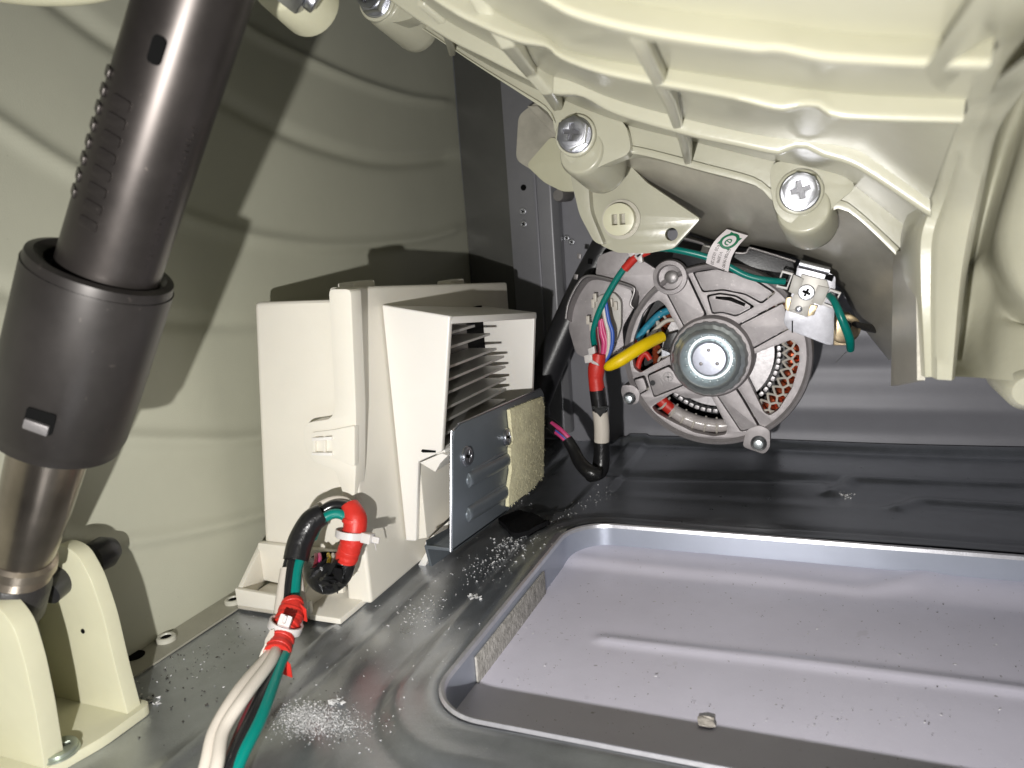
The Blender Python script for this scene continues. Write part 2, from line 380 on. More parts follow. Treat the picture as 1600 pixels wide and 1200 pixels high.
# ================================================================== TUB
tub = thing('washing_tub', (0, 4, 3), 'large cream ribbed plastic tub filling the top right above the motor', 'tub')
cA = dict(y=1.75, lean=.10, T=[(760, -120), (830, -60), (900, -20), (960, 2), (1040, 19), (1180, 38), (1320, 58), (1430, 64), (1556, 66)],
          B=[(720, -90), (780, -40), (848, 0), (890, 22), (960, 42), (1040, 58), (1140, 72), (1180, 77), (1215, 77), (1257, 86), (1290, 92), (1337, 95), (1430, 100), (1548, 102)])
cB = dict(y=2.5, lean=.06, T=[(560, -130), (640, -60), (700, -20), (757, 10), (806, 38), (855, 60), (876, 78), (935, 94), (995, 104), (1040, 109), (1180, 130), (1250, 140), (1355, 150), (1510, 157)],
          B=[(540, -110), (630, -34), (690, 10), (750, 42), (806, 64), (850, 72), (872, 90), (930, 112), (995, 127), (1040, 135), (1145, 154), (1215, 171), (1250, 166), (1278, 167), (1302, 182), (1355, 187), (1505, 191)])
cC = dict(y=3.4, T=[(480, -150), (560, -76), (620, -22), (697, 31), (760, 66), (850, 114), (890, 126), (960, 155), (1068, 185), (1180, 210), (1285, 224), (1327, 231), (1355, 243), (1452, 312)],
          B=[(470, -125), (550, -52), (610, 2), (697, 60), (760, 92), (845, 136), (865, 147), (907, 150), (960, 178), (1068, 210), (1150, 228), (1215, 241), (1235, 233), (1257, 231), (1285, 245), (1340, 264), (1455, 340)])
cD = dict(y=4.4, T=[(420, -160), (520, -80), (600, -10), (680, 50), (760, 100), (860, 150), (960, 190), (1078, 220), (1190, 248), (1300, 272), (1335, 290), (1432, 367)],
          B=[(400, -140), (490, -62), (560, -8), (620, 22), (666, 49), (750, 105), (820, 150), (862, 180), (872, 215), (900, 240), (940, 250), (960, 245), (995, 241), (1100, 268), (1180, 290), (1205, 312), (1250, 340), (1285, 336), (1327, 332), (1434, 434)])
NR = 90
base_rows = []
for c in (cA, cB, cC, cD):
    c['t'] = resample(smooth_curve([PY(u, v, c['y']) for u, v in c['T']], 5), NR)
    c['b'] = resample(smooth_curve([PY(u, v, c['y']-c.get('lean', 0)) for u, v in c['B']], 5), NR)
r0 = [p+V((0, -.95, .02)) for p in cA['t']]
seq = [r0, cA['t'], cB['t'], cC['t'], cD['t'], [p+V((0, .5, .03)) for p in cD['t']]]
rows = []
for a, b in zip(seq, seq[1:]):
    for k in range(6): rows.append([p.lerp(q_, k/6) for p, q_ in zip(a, b)])
rows.append(seq[-1]); vs, fs = grid(rows)
vs2 = [p+V((0, 0, .10)) for p in vs]; n = len(vs)
shell = MB().add(vs, fs); shell.build('front_shell', CREAM, tub, ang=60)
for c, th in ((cA, .10), (cB, .09), (cC, .08), (cD, .28)):
    r = MB(); a = [p+V((0, 0, .03)) for p in c['t']]; b = c['b']
    fr = [a, [p.lerp(q_, .5) for p, q_ in zip(a, b)], b]
    bk = [[p+V((0, th, 0)) for p in l] for l in fr]
    vs, fs = grid(fr+bk[::-1]+[fr[0]]); r.add(vs, fs)
    r.build('flange' if c is cD else 'rib', CREAM, tub, bev=.03, seg=4, ang=60)
# flange seam (second half of the joint, a little proud)
sm = MB(); a = [p.lerp(q_, .72)+V((0, -.03, 0)) for p, q_ in zip(cD['t'], cD['b'])]; b = [p+V((0, -.03, 0)) for p in cD['b']]
sm.add(*grid([a, b, [p+V((0, .05, 0)) for p in b], [p+V((0, .05, 0)) for p in a], a])); sm.build('flange_lip', CREAM, tub, bev=.012, ang=60)
# cross ribs
def strip_rib(pts, wd, ht):
    b = MB(); vs = []; fs = []
    for p in pts: vs += [p+V((-wd, 0, .08)), p+V((-wd*.7, 0, -ht)), p+V((wd*.7, 0, -ht)), p+V((wd, 0, .08))]
    for i in range(len(pts)-1):
        for k in range(4): fs.append((i*4+k, i*4+(k+1) % 4, (i+1)*4+(k+1) % 4, (i+1)*4+k))
    fs += [(3, 2, 1, 0), tuple(len(vs)-4+k for k in range(4))]
    b.add(vs, fs); b.build('cross_rib', CREAM, tub, bev=.012, seg=2, ang=60)
strip_rib([PY(985, 0, 1.8), PY(1006, 52, 2.05), PY(1030, 105, 2.5), PY(1046, 137, 2.75), PY(1058, 178, 3.4), PY(1068, 205, 3.6), PY(1075, 240, 4.4)], .03, .06)
strip_rib([PY(740, -30, 2.4), PY(764, 10, 2.5), PY(792, 52, 2.6), PY(828, 100, 3.3), PY(855, 130, 3.4), PY(872, 160, 4.35)], .04, .05)
strip_rib([PY(655, -10, 3.3), PY(690, 20, 3.4), PY(702, 60, 4.2), PY(706, 75, 4.4)], .03, .05)
# bosses with hex bolts
AXB = V((-.06, .97, -.07)).normalized(); AXR = V((.08, .95, -.22)).normalized()
for (u, v, y0, nm, pts) in ((897, 210, 4.22, 1, ((860, 150), (892, 146), (932, 166), (975, 188), (985, 236), (950, 250), (925, 262), (900, 262), (880, 246), (868, 225))),
                            (1250, 299, 4.26, 2, ((1203, 250), (1250, 247), (1300, 262), (1345, 286), (1306, 318), (1290, 342), (1262, 350), (1228, 346), (1211, 328), (1205, 300))),
                            (585, -2, 4.1, 0, ((540, -50), (600, -45), (640, 0), (640, 22), (612, 30), (585, 28), (560, 12)))):
    c = PY(u, v, y0); rr = .15; b = MB(); b.lathe([(rr*.86, .06), (rr*.95, .10), (rr*1.0, .40), (rr*.98, .45), (rr*.85, .48)], c+V((0.01, 0, -.07 if nm else .02)), AXR, 40); b.build('bolt_boss', CREAM, tub, bev=.01, ang=45)
    n_ = -AXB; q_ = []
    for a, d in pts:
        r_ = ray(a, d); t = (c-CP).dot(n_)/r_.dot(n_); q_.append(CP+r_*t)
    MB().prism(round_poly([p+AXB*.06 for p in q_], .06, 4), AXB*.12).build('boss_plate', CREAM, tub, bev=.025, seg=3, ang=50)
    MB().lathe([(.118, .07), (.118, .025), (.108, .02)], c, AXB, 36).build('boss_seat', CREAM, tub, bev=.005)
    screw(c+AXB*.022, n_, .100, tub, ZINC, True, 'bolt', rot=.4*nm+.2, h=.095)
# left lug by the first bolt
c = PY(620, 22, 4.35); MB().lathe([(.09, 0), (.125, .04), (.13, .3), (.11, .34)], c, AXB, 32).build('lug', CREAM, tub, bev=.012)
# big leg of the tub on the right
yl = 3.5
LEG = [(-80, 1570, .9, 1830, .9), (20, 1550, 1.3, 1700, 1.3), (64, 1546, 1.74, 1655, 1.75), (101, 1538, 2.02, 1622, 2.05), (157, 1508, 2.5, 1584, 2.6), (191, 1497, 2.7, 1562, 2.85), (231, 1481, 2.95, 1547, 3.1),
       (312, 1452, 3.40, 1530, 3.35), (367, 1431, 3.48, 1519, 3.42), (435, 1431, 3.5, 1506, 3.45), (520, 1436, 3.5, 1496, 3.48), (588, 1440, 3.5, 1489, 3.5)]
cols = [[] for _ in range(9)]
for v, ul, yL, ur, yR in LEG:
    L0, R0 = PY(ul, v, yL), PY(ur, v, yR)
    cols[0].append(L0+V((0, .6, 0))); cols[1].append(L0+V((0, .02, 0)))
    for k, (t, bulge) in enumerate(((.10, .02), (.30, .015), (.42, .07), (.85, .09))): cols[2+k].append(L0.lerp(R0, t)-V((0, bulge, 0)))
    cols[6].append(R0-V((0, .05, 0))); cols[7].append(R0+V((.012, .03, 0))); cols[8].append(R0+V((-.01, .5, 0)))
cols = [smooth_curve(c, 5) for c in cols]; vs, fs = grid(cols); leg = MB().add(vs, fs)
bt = [c[-1] for c in cols]; leg.add(bt, [tuple(range(len(bt)))]); leg.build('leg', CREAM, tub, ang=50)
lf = MB(); lf.prism([PY(1431, 385, yl+.02), PY(1433, 594, yl+.02), PY(1392, 603, 4.5), PY(1396, 395, 4.5)], (.03, 0, 0)); lf.build('leg_side', SHELL, tub)
# triangular web
tr = MB(); tr.prism([PY(u, v, 3.5) for u, v in ((1352, 230), (1452, 228), (1452, 240), (1370, 240), (1448, 305), (1448, 320))], (0, .25, 0)); tr.build('web', CREAM, tub, bev=.015)
# recess and right-hand pan of the sump
rows_px = [
 [(1600, 60, 2.1), (1640, 40, 2.1), (1700, 20, 2.05), (1760, 0, 2.0), (1850, -20, 1.9)],
 [(1552, 190, 3.2), (1575, 165, 3.4), (1610, 120, 3.4), (1660, 90, 3.2), (1850, 60, 2.9)],
 [(1526, 300, 3.7), (1555, 262, 3.95), (1580, 245, 3.8), (1615, 225, 3.45), (1850, 150, 3.2)],
 [(1504, 400, 3.86), (1525, 385, 4.1), (1548, 372, 3.9), (1580, 360, 3.5), (1850, 330, 3.3)],
 [(1495, 450, 3.86), (1510, 440, 4.1), (1538, 405, 3.95), (1600, 462, 3.45), (1850, 540, 3.3)],
 [(1490, 500, 3.86), (1502, 490, 4.05), (1545, 445, 4.0), (1600, 505, 3.75), (1850, 570, 3.6)],
 [(1486, 560, 3.86), (1500, 550, 3.98), (1530, 530, 3.9), (1600, 515, 3.7), (1850, 575, 3.6)],
 [(1480, 588, 3.60), (1510, 589, 3.62), (1540, 591, 3.58), (1600, 596, 3.5), (1850, 610, 3.4)]]
rr_ = [[PY(u, v, y) for u, v, y in r] for r in rows_px]
rr_ = [smooth_curve(r, 6) for r in rr_]; cols = list(zip(*rr_)); cols = [smooth_curve(c, 6) for c in cols]
vs, fs = grid(cols); MB().add(vs, fs).build('sump_pan', CREAM, tub, ang=80)
sb = MB(); e = [c[-1] for c in cols]; sb.add(*grid([e, [p+V((0, .7, .0)) for p in e]])); sb.build('sump_floor', CREAM, tub)
MB().lathe([(.06, 0), (.085, .04), (.085, .4)], PY(1609, 612, 3.5), (0, 1, 0), 28).build('sump_foot', CREAM, tub)
# grey rear shell, seen under the flange
secs = [(4.5, [(560, -60), (700, 40), (800, 110), (900, 190), (1000, 225), (1100, 250), (1200, 275), (1300, 312), (1380, 368), (1450, 425)]),
        (5.3, [(700, 40), (800, 120), (880, 200), (960, 262), (1080, 318), (1160, 345), (1250, 366), (1330, 394), (1385, 432), (1440, 500)]),
        (6.6, [(760, 80), (840, 160), (900, 230), (980, 300), (1070, 360), (1150, 385), (1240, 402), (1305, 440), (1345, 500), (1392, 560)]),
        (7.2, [(780, 80), (860, 150), (920, 220), (990, 290), (1080, 340), (1150, 360), (1240, 385), (1305, 430), (1345, 500), (1392, 560)])]
rows = [resample(smooth_curve([PY(u, v, y) for u, v in pp], 5), 60) for y, pp in secs]
rows = list(zip(*[smooth_curve(c, 8) for c in zip(*rows)]))
MB().add(*grid([list(r) for r in rows])).build('rear_shell', SHELL, tub, ang=80)
# hanger plate with round plug
hp = MB(); yh = 5.0
out = round_poly([PY(u, v, yh) for u, v in ((893, 255), (925, 232), (965, 238), (1010, 285), (1094, 342), (1052, 388), (1012, 396), (965, 395), (940, 384), (925, 360), (905, 330))], .02)
def circ(c, r, n=20): return [V(c)+V((math.cos(2*PI*k/n)*r, 0, math.sin(2*PI*k/n)*r)) for k in range(n)]
hp.slab(out, [circ(PY(1049, 366, yh), .042)], (0, .09, 0)); hp.build('hanger_plate', CREAM, tub, bev=.012)
hq = MB(); hq.prism(round_poly([PY(u, v, yh-.09) for u, v in ((890, 270), (918, 268), (922, 330), (944, 384), (928, 378), (905, 335))], .05), (0, .3, 0)); hq.build('hanger_edge', CREAM, tub, bev=.015)
c = PY(970, 343, yh-.02); e = MB()
e.slab(circ(c, .105, 32), [[c+V((x, 0, z)) for x, z in ((-.045, -.035), (-.008, -.035), (-.008, .035), (-.045, .035))], [c+V((x, 0, z)) for x, z in ((.008, -.035), (.045, -.035), (.045, .035), (.008, .035))]], (0, -.07, 0)); e.build('plug', EAR, tub, bev=.006)
MB().lathe([(.13, 0), (.13, .012)], c, (0, 1, 0), 32).build('plug_seat', SHELL, tub)
# bracket further back by the pillar
yb = 6.3
hb = MB(); hb.slab(round_poly([PY(u, v, yb) for u, v in ((810, 180), (850, 150), (900, 190), (905, 300), (880, 300), (845, 275), (806, 250))], .06), [circ(PY(857, 244, yb), .05)], (0, .12, 0)); hb.build('rear_bracket', SHELL, tub, bev=.02)
hb = MB(); hb.prism([PY(u, v, yb-.05) for u, v in ((822, 165), (840, 165), (905, 225), (905, 250), (870, 215))], (0, .2, 0)); hb.build('bracket_web', SHELL, tub, bev=.015)
hb = MB(); hb.prism(round_poly([PY(u, v, yb-.06) for u, v in ((822, 258), (862, 212), (900, 240), (905, 298), (880, 300), (850, 285))], .05), (0, .06, 0)); hb.build('bracket_pad', EAR, tub, bev=.02)
MB().lathe([(.05, 0), (.06, .03), (.05, .2)], PY(872, 305, yb), (.2, 1, 0), 16).build('bracket_bolt', ALUD, tub)

# cream lug with hex nut at the top edge
lug = thing('top_mount', PD(430, 10, 3.0), 'cream rounded lug with a grey hex nut at the top edge beside the black strut', 'mount')
b = MB(); b.lathe([(.02, .0), (.1, .01), (.135, .06), (.14, .3)], PD(425, -48, 3.0), RX*.25-DN*-.0+FW*.9, 32); b.build('lug', EAR, lug, bev=.01)
b = MB(); c = PD(482, -6, 3.0); ax = (RX*.75+FW*.3+DN*.5).normalized(); e1 = ax.orthogonal().normalized(); e2 = ax.cross(e1)
b.prism([c+(e1*math.cos(k*PI/3)+e2*math.sin(k*PI/3))*.095 for k in range(6)], -ax*.14); b.lathe([(.05, 0), (.05, .04)], c, ax, 20); b.build('nut', ZINC, lug, bev=.01)
b = MB(); b.tube([PD(-20, -18, 2.9), PD(60, -10, 2.9), PD(140, -14, 2.9), PD(230, -35, 2.95), PD(330, -40, 3.0), PD(425, -20, 3.05)], .045, 16); b.build('rim', EAR, lug)

# ================================================================== CONTROL MODULE
mod = thing('control_module', (-2.8, 3.6, 0), 'ivory plastic control box with a finned air outlet standing against the left wall', 'control box')
yf = 3.62
lo_ = lambda u, v, y=yf: PY(u, v, y)
# rear housing
b = MB(); fr = [lo_(396, 472), lo_(524, 468), lo_(548, 905), lo_(413, 862)]
bk = [p+V((0, 2.3, -.16 if i < 2 else 0)) for i, p in enumerate(fr)]; b.hexa(fr, bk); b.build('housing', IVORY, mod, bev=.035, seg=3)
# cover: front face + right face
yc = 3.52
c_tl, c_tr, c_br, c_bl = lo_(513, 449, yc), PX(560, 449, -2.50), None, None
TL = lo_(513, 449, yc); TR = V((-2.50, yc, TL.z)); 
BR = V((-2.50, yc, .03)); BL = V((lo_(548, 948, yc).x-.02, yc, .03))
b = MB()
pf = [TL, TR, BR, BL]
b.hexa(pf, [p+V((0, 2.5, -.15 if i < 2 else .02)) for i, p in enumerate(pf)]); b.build('cover', IVORY, mod, bev=.05, seg=4)
# stepped edge of the cover that steps around the latch
b = MB(); ye = yc-.03
poly = [(514, 452), (548, 452), (556, 640), (556, 730), (548, 905), (536, 905), (536, 770), (524, 735), (490, 722), (478, 705), (474, 672), (482, 660), (516, 655), (524, 640)]
b.prism(round_poly([PY(u, v, ye) for u, v in poly], .03, 3), (0, .10, 0)); b.build('cover_edge', IVORY, mod, bev=.014)
la = MB(); la.slab(round_poly([PY(u, v, ye-.02) for u, v in ((487, 676), (520, 672), (554, 665), (554, 730), (522, 716), (487, 713))], .015, 3),
                   [[PY(u, v, ye-.02) for u, v in ((492, 682), (505, 681), (505, 709), (492, 708))], [PY(u, v, ye-.02) for u, v in ((508, 681), (519, 680), (519, 710), (508, 709))]], (0, .04, 0)); la.build('latch', IVORY, mod, bev=.006)
la = MB(); la.prism([PY(u, v, ye-.015) for u, v in ((490, 683), (521, 681), (521, 686), (490, 688))], (0, -.02, 0)); la.prism([PY(u, v, ye-.015) for u, v in ((490, 706), (521, 706), (521, 711), (490, 710))], (0, -.02, 0)); la.build('latch_tooth', WHITEP, mod, bev=.004)
# small clips along the top
for u in (566, 712):
    c = PX(u, 446, -2.62) ; q_ = MB(); q_.box((-2.72, c.y-.12, TL.z-.04-.06*(c.y-yc)), (-2.60, c.y+.12, TL.z+.035-.06*(c.y-yc))); q_.build('top_clip', IVORY, mod, bev=.015)
# air duct: front wall, far wall, roof, floor and a recessed lower box
yd = 3.96; X0 = -2.49
f1, f2, f3, f4, f5, f6 = [PY(u, v, yd) for u, v in ((606, 476), (703, 494), (690, 706), (653, 722), (650, 846), (618, 848))]
fw_ = MB(); fl1 = V((X0, yd, f1.z)); fl6 = V((X0, yd, f6.z+.02))
fw_.prism([fl1, f2, f3, f4, f5, fl6], (0, .045, 0)); fw_.build('duct_front', WHITEP, mod, bev=.012, seg=3)
t2 = PY(838, 488, 5.42); b2 = PY(831, 640, 5.42); b2.z -= .1
fw_ = MB(); fw_.prism([V((X0, 5.38, f1.z-.15)), V((t2.x, 5.38, t2.z)), V((b2.x, 5.38, b2.z)), V((X0, 5.38, b2.z))], (0, .045, 0)); fw_.build('duct_back', WHITEP, mod, bev=.01)
rf = MB(); rf.hexa([fl1+V((0, .02, -.004)), f2+V((-.003, .02, -.004)), V((t2.x, 5.425, t2.z)), V((X0, 5.425, f1.z-.16))], [p-V((0, 0, .05)) for p in (fl1+V((0, .02, 0)), f2+V((-.003, .02, 0)), V((t2.x, 5.425, t2.z)), V((X0, 5.425, f1.z-.16)))]); rf.build('duct_roof', WHITEP, mod, bev=.01)
ff = MB(); ff.hexa([V((X0, yd+.046, f3.z)), V((f3.x, yd+.046, f3.z)), V((f3.x, 5.42, f3.z+.0)), V((X0, 5.42, f3.z))], [p-V((0, 0, .035)) for p in (V((X0, yd+.046, f3.z)), V((f3.x, yd+.046, f3.z)), V((f3.x, 5.42, f3.z)), V((X0, 5.42, f3.z)))]); ff.build('duct_floor', WHITEP, mod, bev=.01)
lb = MB(); lb.hexa([V((X0-.02, yd+.046, f4.z)), V((f4.x-.015, yd+.046, f4.z)), V((f4.x-.015, yd+.046, f6.z+.03)), V((X0-.02, yd+.046, f6.z+.0))], [p for p in (V((X0-.02, 5.3, f4.z)), V((f4.x-.015, 5.3, f4.z)), V((f4.x-.015, 5.3, .34)), V((X0-.02, 5.3, .3)))]); lb.build('duct_base', IVORY, mod, bev=.012)
# scoop lip under the duct
sc = MB(); sc.prism([PY(u, v, yd+.02) for u, v in ((655, 723), (690, 708), (700, 712), (688, 724), (680, 738))], (0, .5, 0)); sc.build('duct_lip', WHITEP, mod, bev=.008)
# ribs under the shield plate
sc = MB(); sc.prism([PY(u, v, 4.1) for u, v in ((664, 847), (700, 815), (700, 838), (664, 858))], (0, .6, 0)); sc.prism([PY(u, v, 4.15) for u, v in ((652, 884), (668, 858), (672, 868), (664, 886))], (0, .35, 0)); sc.build('mounting_rib', WHITEP, mod, bev=.008)
# dark cavity + fins
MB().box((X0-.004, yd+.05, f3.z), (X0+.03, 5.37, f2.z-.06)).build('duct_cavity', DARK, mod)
hs = MB().box((X0+.03, yd+.06, f3.z+.02), (X0+.06, 5.0, f2.z-.1)).build('heat_sink', BLACKM, mod)
xf = -2.20
fin_px = [(742, 509, 516), (766, 522, 531), (776, 545, 558), (788, 557, 580), (790, 573, 606), (791, 592, 632), (791, 608, 650), (791, 625, 672), (791, 642, 694)]
for i, (ur, vr, vl) in enumerate(fin_px):
    pr = PX(ur, vr, xf); z = pr.z
    MB().box((X0+.055, yd+.06, z-.008), (xf, pr.y, z+.008)).build('fin', FIN, mod, smooth=False)
# slot mark on the duct front and tiny mould mark
b = MB(); p = [PY(u, v, yd-.002) for u, v in ((658, 705), (660, 702), (681, 704), (681, 707), (661, 707))]; b.prism(p, (0, -.003, 0)); b.build('vent_slot', DARK, mod)
# foot tray on the left with two gussets and the cable opening
b = MB(); zf = .03
ya = PZ(485, 972, 0).y; xl = PZ(371, 955, 0).x; xr = PZ(484, 975, 0).x
b.box((xl, ya, .012), (-2.56, ya+.9, .05)); b.build('foot_tray', IVORY, mod, bev=.01)
b = MB(); b.prism([V((xl, ya, .012)), V((xr, ya-.0, .012)), V((xr, ya, .13)), V((xl, ya, .15))], (0, .03, 0)); b.build('foot_lip', IVORY, mod, bev=.01)
b = MB(); b.prism([V((xl, ya+.03, .04)), V((xl, ya+.03, .15)), PY(404, 848, yf), V((PY(404, 848, yf).x, yf, .04))], (.035, 0, 0)); b.build('gusset', IVORY, mod, bev=.008)
b = MB(); b.prism([V((xr-.1, ya+.03, .04)), V((xr-.1, ya+.03, .13)), V((xr-.1, yf, .30)), V((xr-.1, yf, .04))], (.03, 0, 0)); b.build('gusset', IVORY, mod, bev=.008)
b = MB(); q1 = [PY(u, v, yf-.05) for u, v in ((402, 848), (520, 862), (535, 870), (536, 935), (402, 905))]; b.prism(q1, (0, .05, 0)); b.build('foot_back', IVORY, mod, bev=.015)
# cable hole hood
b = MB(); hpz = [PY(u, v, yc-.03) for u, v in ((476, 866), (500, 855), (560, 858), (566, 868), (566, 948), (545, 950), (540, 915), (520, 930), (486, 905))]
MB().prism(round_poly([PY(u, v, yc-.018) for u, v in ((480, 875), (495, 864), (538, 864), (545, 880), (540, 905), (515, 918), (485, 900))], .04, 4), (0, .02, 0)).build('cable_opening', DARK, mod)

# steel shield plate with screws, beads, turned foot and felt
XS = -2.0
out = [PX(u, v, XS) for u, v in ((709, 668), (728, 661), (849, 608), (850, 742), (792, 800), (707, 862))]
out[0] = PX(708, 690, XS); sp = [PX(u, v, XS) for u, v in ((707, 862), (708, 690), (711, 674), (720, 663), (733, 657), (780, 637), (846, 608), (850, 616), (850, 742), (792, 800))]
b = MB(); b.prism(sp, (-.022, 0, 0)); shield = b.build('shield_plate', PLATE, mod, bev=.005)
p0, p1 = PX(707, 862, XS), PX(792, 800, XS)
b = MB(); b.hexa([p0, p0+V((-.17, 0, 0)), p1+V((-.17, 0, 0)), p1], [p+V((0, 0, .02)) for p in (p0, p0+V((-.17, 0, 0)), p1+V((-.17, 0, 0)), p1)])
b.hexa([p0+V((-.17, 0, .02)), p0+V((-.19, 0, .02)), p1+V((-.19, 0, .02)), p1+V((-.17, 0, .02))], [p for p in (p0+V((-.17, .04, -.13)), p0+V((-.19, .04, -.13)), p1+V((-.19, 0, -.13)), p1+V((-.17, 0, -.13)))]); b.build('plate_foot', PLATE, mod, bev=.005)
# bright cut edge of the plate
e = MB(); e.tube([p0+V((-.011, -.004, 0)), PX(708, 690, XS)+V((-.011, -.004, 0)), PX(711, 674, XS)+V((-.011, -.003, 0)), PX(720, 663, XS)+V((-.011, 0, .003)), PX(733, 657, XS)+V((-.011, 0, .003)), PX(846, 608, XS)+V((-.011, 0, .003))], .0055, 8, 3); e.build('cut_edge', ZINC, mod)
for u, v in ((728, 713), (791, 683)): screw(PX(u, v, XS), (1, 0, .05), .062, mod, ZINC, False, 'screw', rot=.5)
def bead(u0, v0, u1, v1, r=.05):
    a, c = PX(u0, v0, XS), PX(u1, v1, XS); MB().tube([a.lerp(c, t) for t in (0, .03, .08, .5, .97, 1)], [r*.3, r*.8, r, r, r*.9, r*.4], 14, 3, flat=.55, up=(1, 0, 0)).build('pressed_bead', PLATE, mod)
bead(729, 752, 797, 716); bead(728, 806, 797, 765); bead(736, 737, 797, 702, .012); bead(738, 790, 797, 752, .012)
b = MB(); fp = [PX(u, v, XS+.03) for u, v in ((797, 640), (848, 620), (851, 640), (850, 744), (828, 768), (795, 792), (796, 760), (800, 735), (798, 700), (802, 690), (799, 660))]
b.prism(fp, (-.028, 0, 0)); b.build('felt_pad', FELT, mod, bev=.008)
fz = MB()                                           # loose fibres standing off the felt
c0 = sum(fp, V())/len(fp)
for i in range(900):
    u = random.uniform(799, 849); v = random.uniform(622, 785); t = (u-797)/53
    if v < 640-20*t or v > 790-48*t-(0): continue
    p = PX(u, v, XS+.03); d = V((random.uniform(.003, .010), random.uniform(-.02, .02), random.uniform(-.02, .02)))
    n_ = V((0, .0015, .0015)); fz.add([p-n_, p+n_, p+d], [(0, 1, 2)])
for i in range(260):
    k = random.randrange(len(fp)); p = fp[k].lerp(fp[(k+1) % len(fp)], random.random()); o = (p-c0).normalized()*random.uniform(.004, .018)+V((random.uniform(-.02, .01), 0, 0))
    n_ = V((.0015, .001, .001)); fz.add([p-n_, p+n_, p+o+V((0, random.uniform(-.01, .01), random.uniform(-.01, .01)))], [(0, 1, 2)])
fz.build('felt_fibres', FELT, mod, smooth=False, kind='stuff')
# black pad on the pan below the plate
b = MB(); pp = [(776, 800), (812, 786), (826, 800), (846, 812), (862, 826), (838, 836), (800, 838), (788, 822)]
pts = [PZ(u, v, .10) for u, v in pp]; pts = round_poly([V((p.x, p.y, 0)) for p in pts], .05, 3)
pts = [V((p.x, p.y, float(pan_z(np.array(p.x), np.array(p.y)))+.012)) for p in pts]
padt = b.prism(pts, (0, 0, .035)).build('foam_patch', mat('black_foam', (.008, .008, .009), .95, 0, .2, 30, .5, 60, spec=.1), None); meta(padt, 'black foam patch dusted with powder on the pan below the felt pad', 'foam patch')

# ================================================================== STRUT (front left) AND ITS BRACKET
st_ = thing('suspension_strut', PD(110, 560, 2.85), 'thick dark grey metal strut with a wide sleeve leaning across the left foreground', 'suspension strut')
TOPP, MIDP, LOWP = PD(318, -55, 2.43), PD(172, 410, 2.78), PD(28, 905, 3.3)
axs = (LOWP-TOPP).normalized()
def on_axis(u, v, d): return PD(u, v, d)
a0, a1 = PD(322, -60, 2.42), PD(165, 436, 2.80)
b = MB(); rT = 82/F*2.45; 
b.tube([a0, a0.lerp(a1, .25), a0.lerp(a1, .5), a0.lerp(a1, .75), a1+(a1-a0).normalized()*.08], [.172, .174, .176, .178, .180], 48, 3); tub_o = b.build('outer_tube', BLACKM, st_)
tax = (a1-a0).normalized()
toc = (CP-a0); toc = (toc-tax*toc.dot(tax)).normalized(); side = tax.cross(toc).normalized()
if side.dot(RX) < 0: side = -side
def on_tube(t, ang, r=.177):                      # ang: 0 faces the camera, negative = left
    p = a0.lerp(a1, t); a = math.radians(ang); return p+(toc*math.cos(a)+side*math.sin(a))*r, (toc*math.cos(a)+side*math.sin(a))
# slot
p, nrm = on_tube(.255, -18, .178); w_ = nrm.cross(tax).normalized()
b = MB(); b.prism(round_poly([p+tax*x+w_*y for x, y in ((-.045, -.022), (.045, -.022), (.045, .022), (-.045, .022))], .018, 4), nrm*.004); b.build('slot', DARK, st_)
# two rows of pressed crimps along the tube
for row, ang0 in enumerate((-78, -38)):
    for k in range(8):
        t = .43+.052*k+(.0 if row else -.05); p, nrm = on_tube(t, ang0+ (k*.5 if row else 0), .173); w_ = nrm.cross(tax).normalized()
        b = MB(); b.prism(round_poly([p+tax*x+w_*y for x, y in ((-.019, -.036), (.019, -.036), (.019, .036), (-.019, .036))], .012, 3), nrm*(.008 if row == 0 else .009)); b.build('crimp', BLACKM, st_, bev=.006)
b = MB()                                           # faint stamped dot code down the right of the tube
for k in range(26):
    t = .42+.018*k
    for dd in (0, 3.5):
        if random.random() < .7:
            p, nrm = on_tube(t, 38+dd+random.uniform(-1, 1), .1765); w_ = nrm.cross(tax).normalized(); b.prism([p+tax*x+w_*y for x, y in ((-.004, -.003), (.004, -.003), (.004, .003), (-.004, .003))], nrm*.0035)
b.build('stamped_dots', BLACKM, st_, kind='stuff', smooth=False)
# sleeve
s0, s1 = PD(158, 424, 2.80), PD(88, 682, 3.01); sax = (s1-s0).normalized(); L_ = (s1-s0).length
b = MB(); b.lathe([(.186, .02), (.192, -.012), (.225, -.03), (.252, -.022), (.261, .03), (.259, L_*.5), (.251, L_-.06), (.242, L_-.035), (.238, L_), (.19, L_+.01)], s0, sax, 56, cap=False); b.build('sleeve', SLEEVE, st_)
MB().lathe([(.17, .01), (.262, .012)], s0, sax, 40).build('sleeve_seal', DARK, st_)
tc = (CP-s0); tc = (tc-sax*tc.dot(sax)).normalized(); sd_ = sax.cross(tc).normalized(); sd_ = sd_ if sd_.dot(RX) > 0 else -sd_
p = s0+sax*(L_*.73)+(tc*math.cos(.25)-sd_*math.sin(.25))*.256; nn = (tc*math.cos(.25)-sd_*math.sin(.25)); ww = nn.cross(sax).normalized()
b = MB(); b.prism(round_poly([p+sax*x+ww*y for x, y in ((-.045, -.05), (.045, -.05), (.045, .05), (-.045, .05))], .012, 3), nn*.004); b.build('window', DARK, st_)
b = MB(); b.prism([p+nn*.004+sax*x+ww*y for x, y in ((-.005, -.045), (.035, -.045), (.042, .04), (.0, .04))], nn*.02); b.build('snap_tab', ALUD, st_, bev=.006)
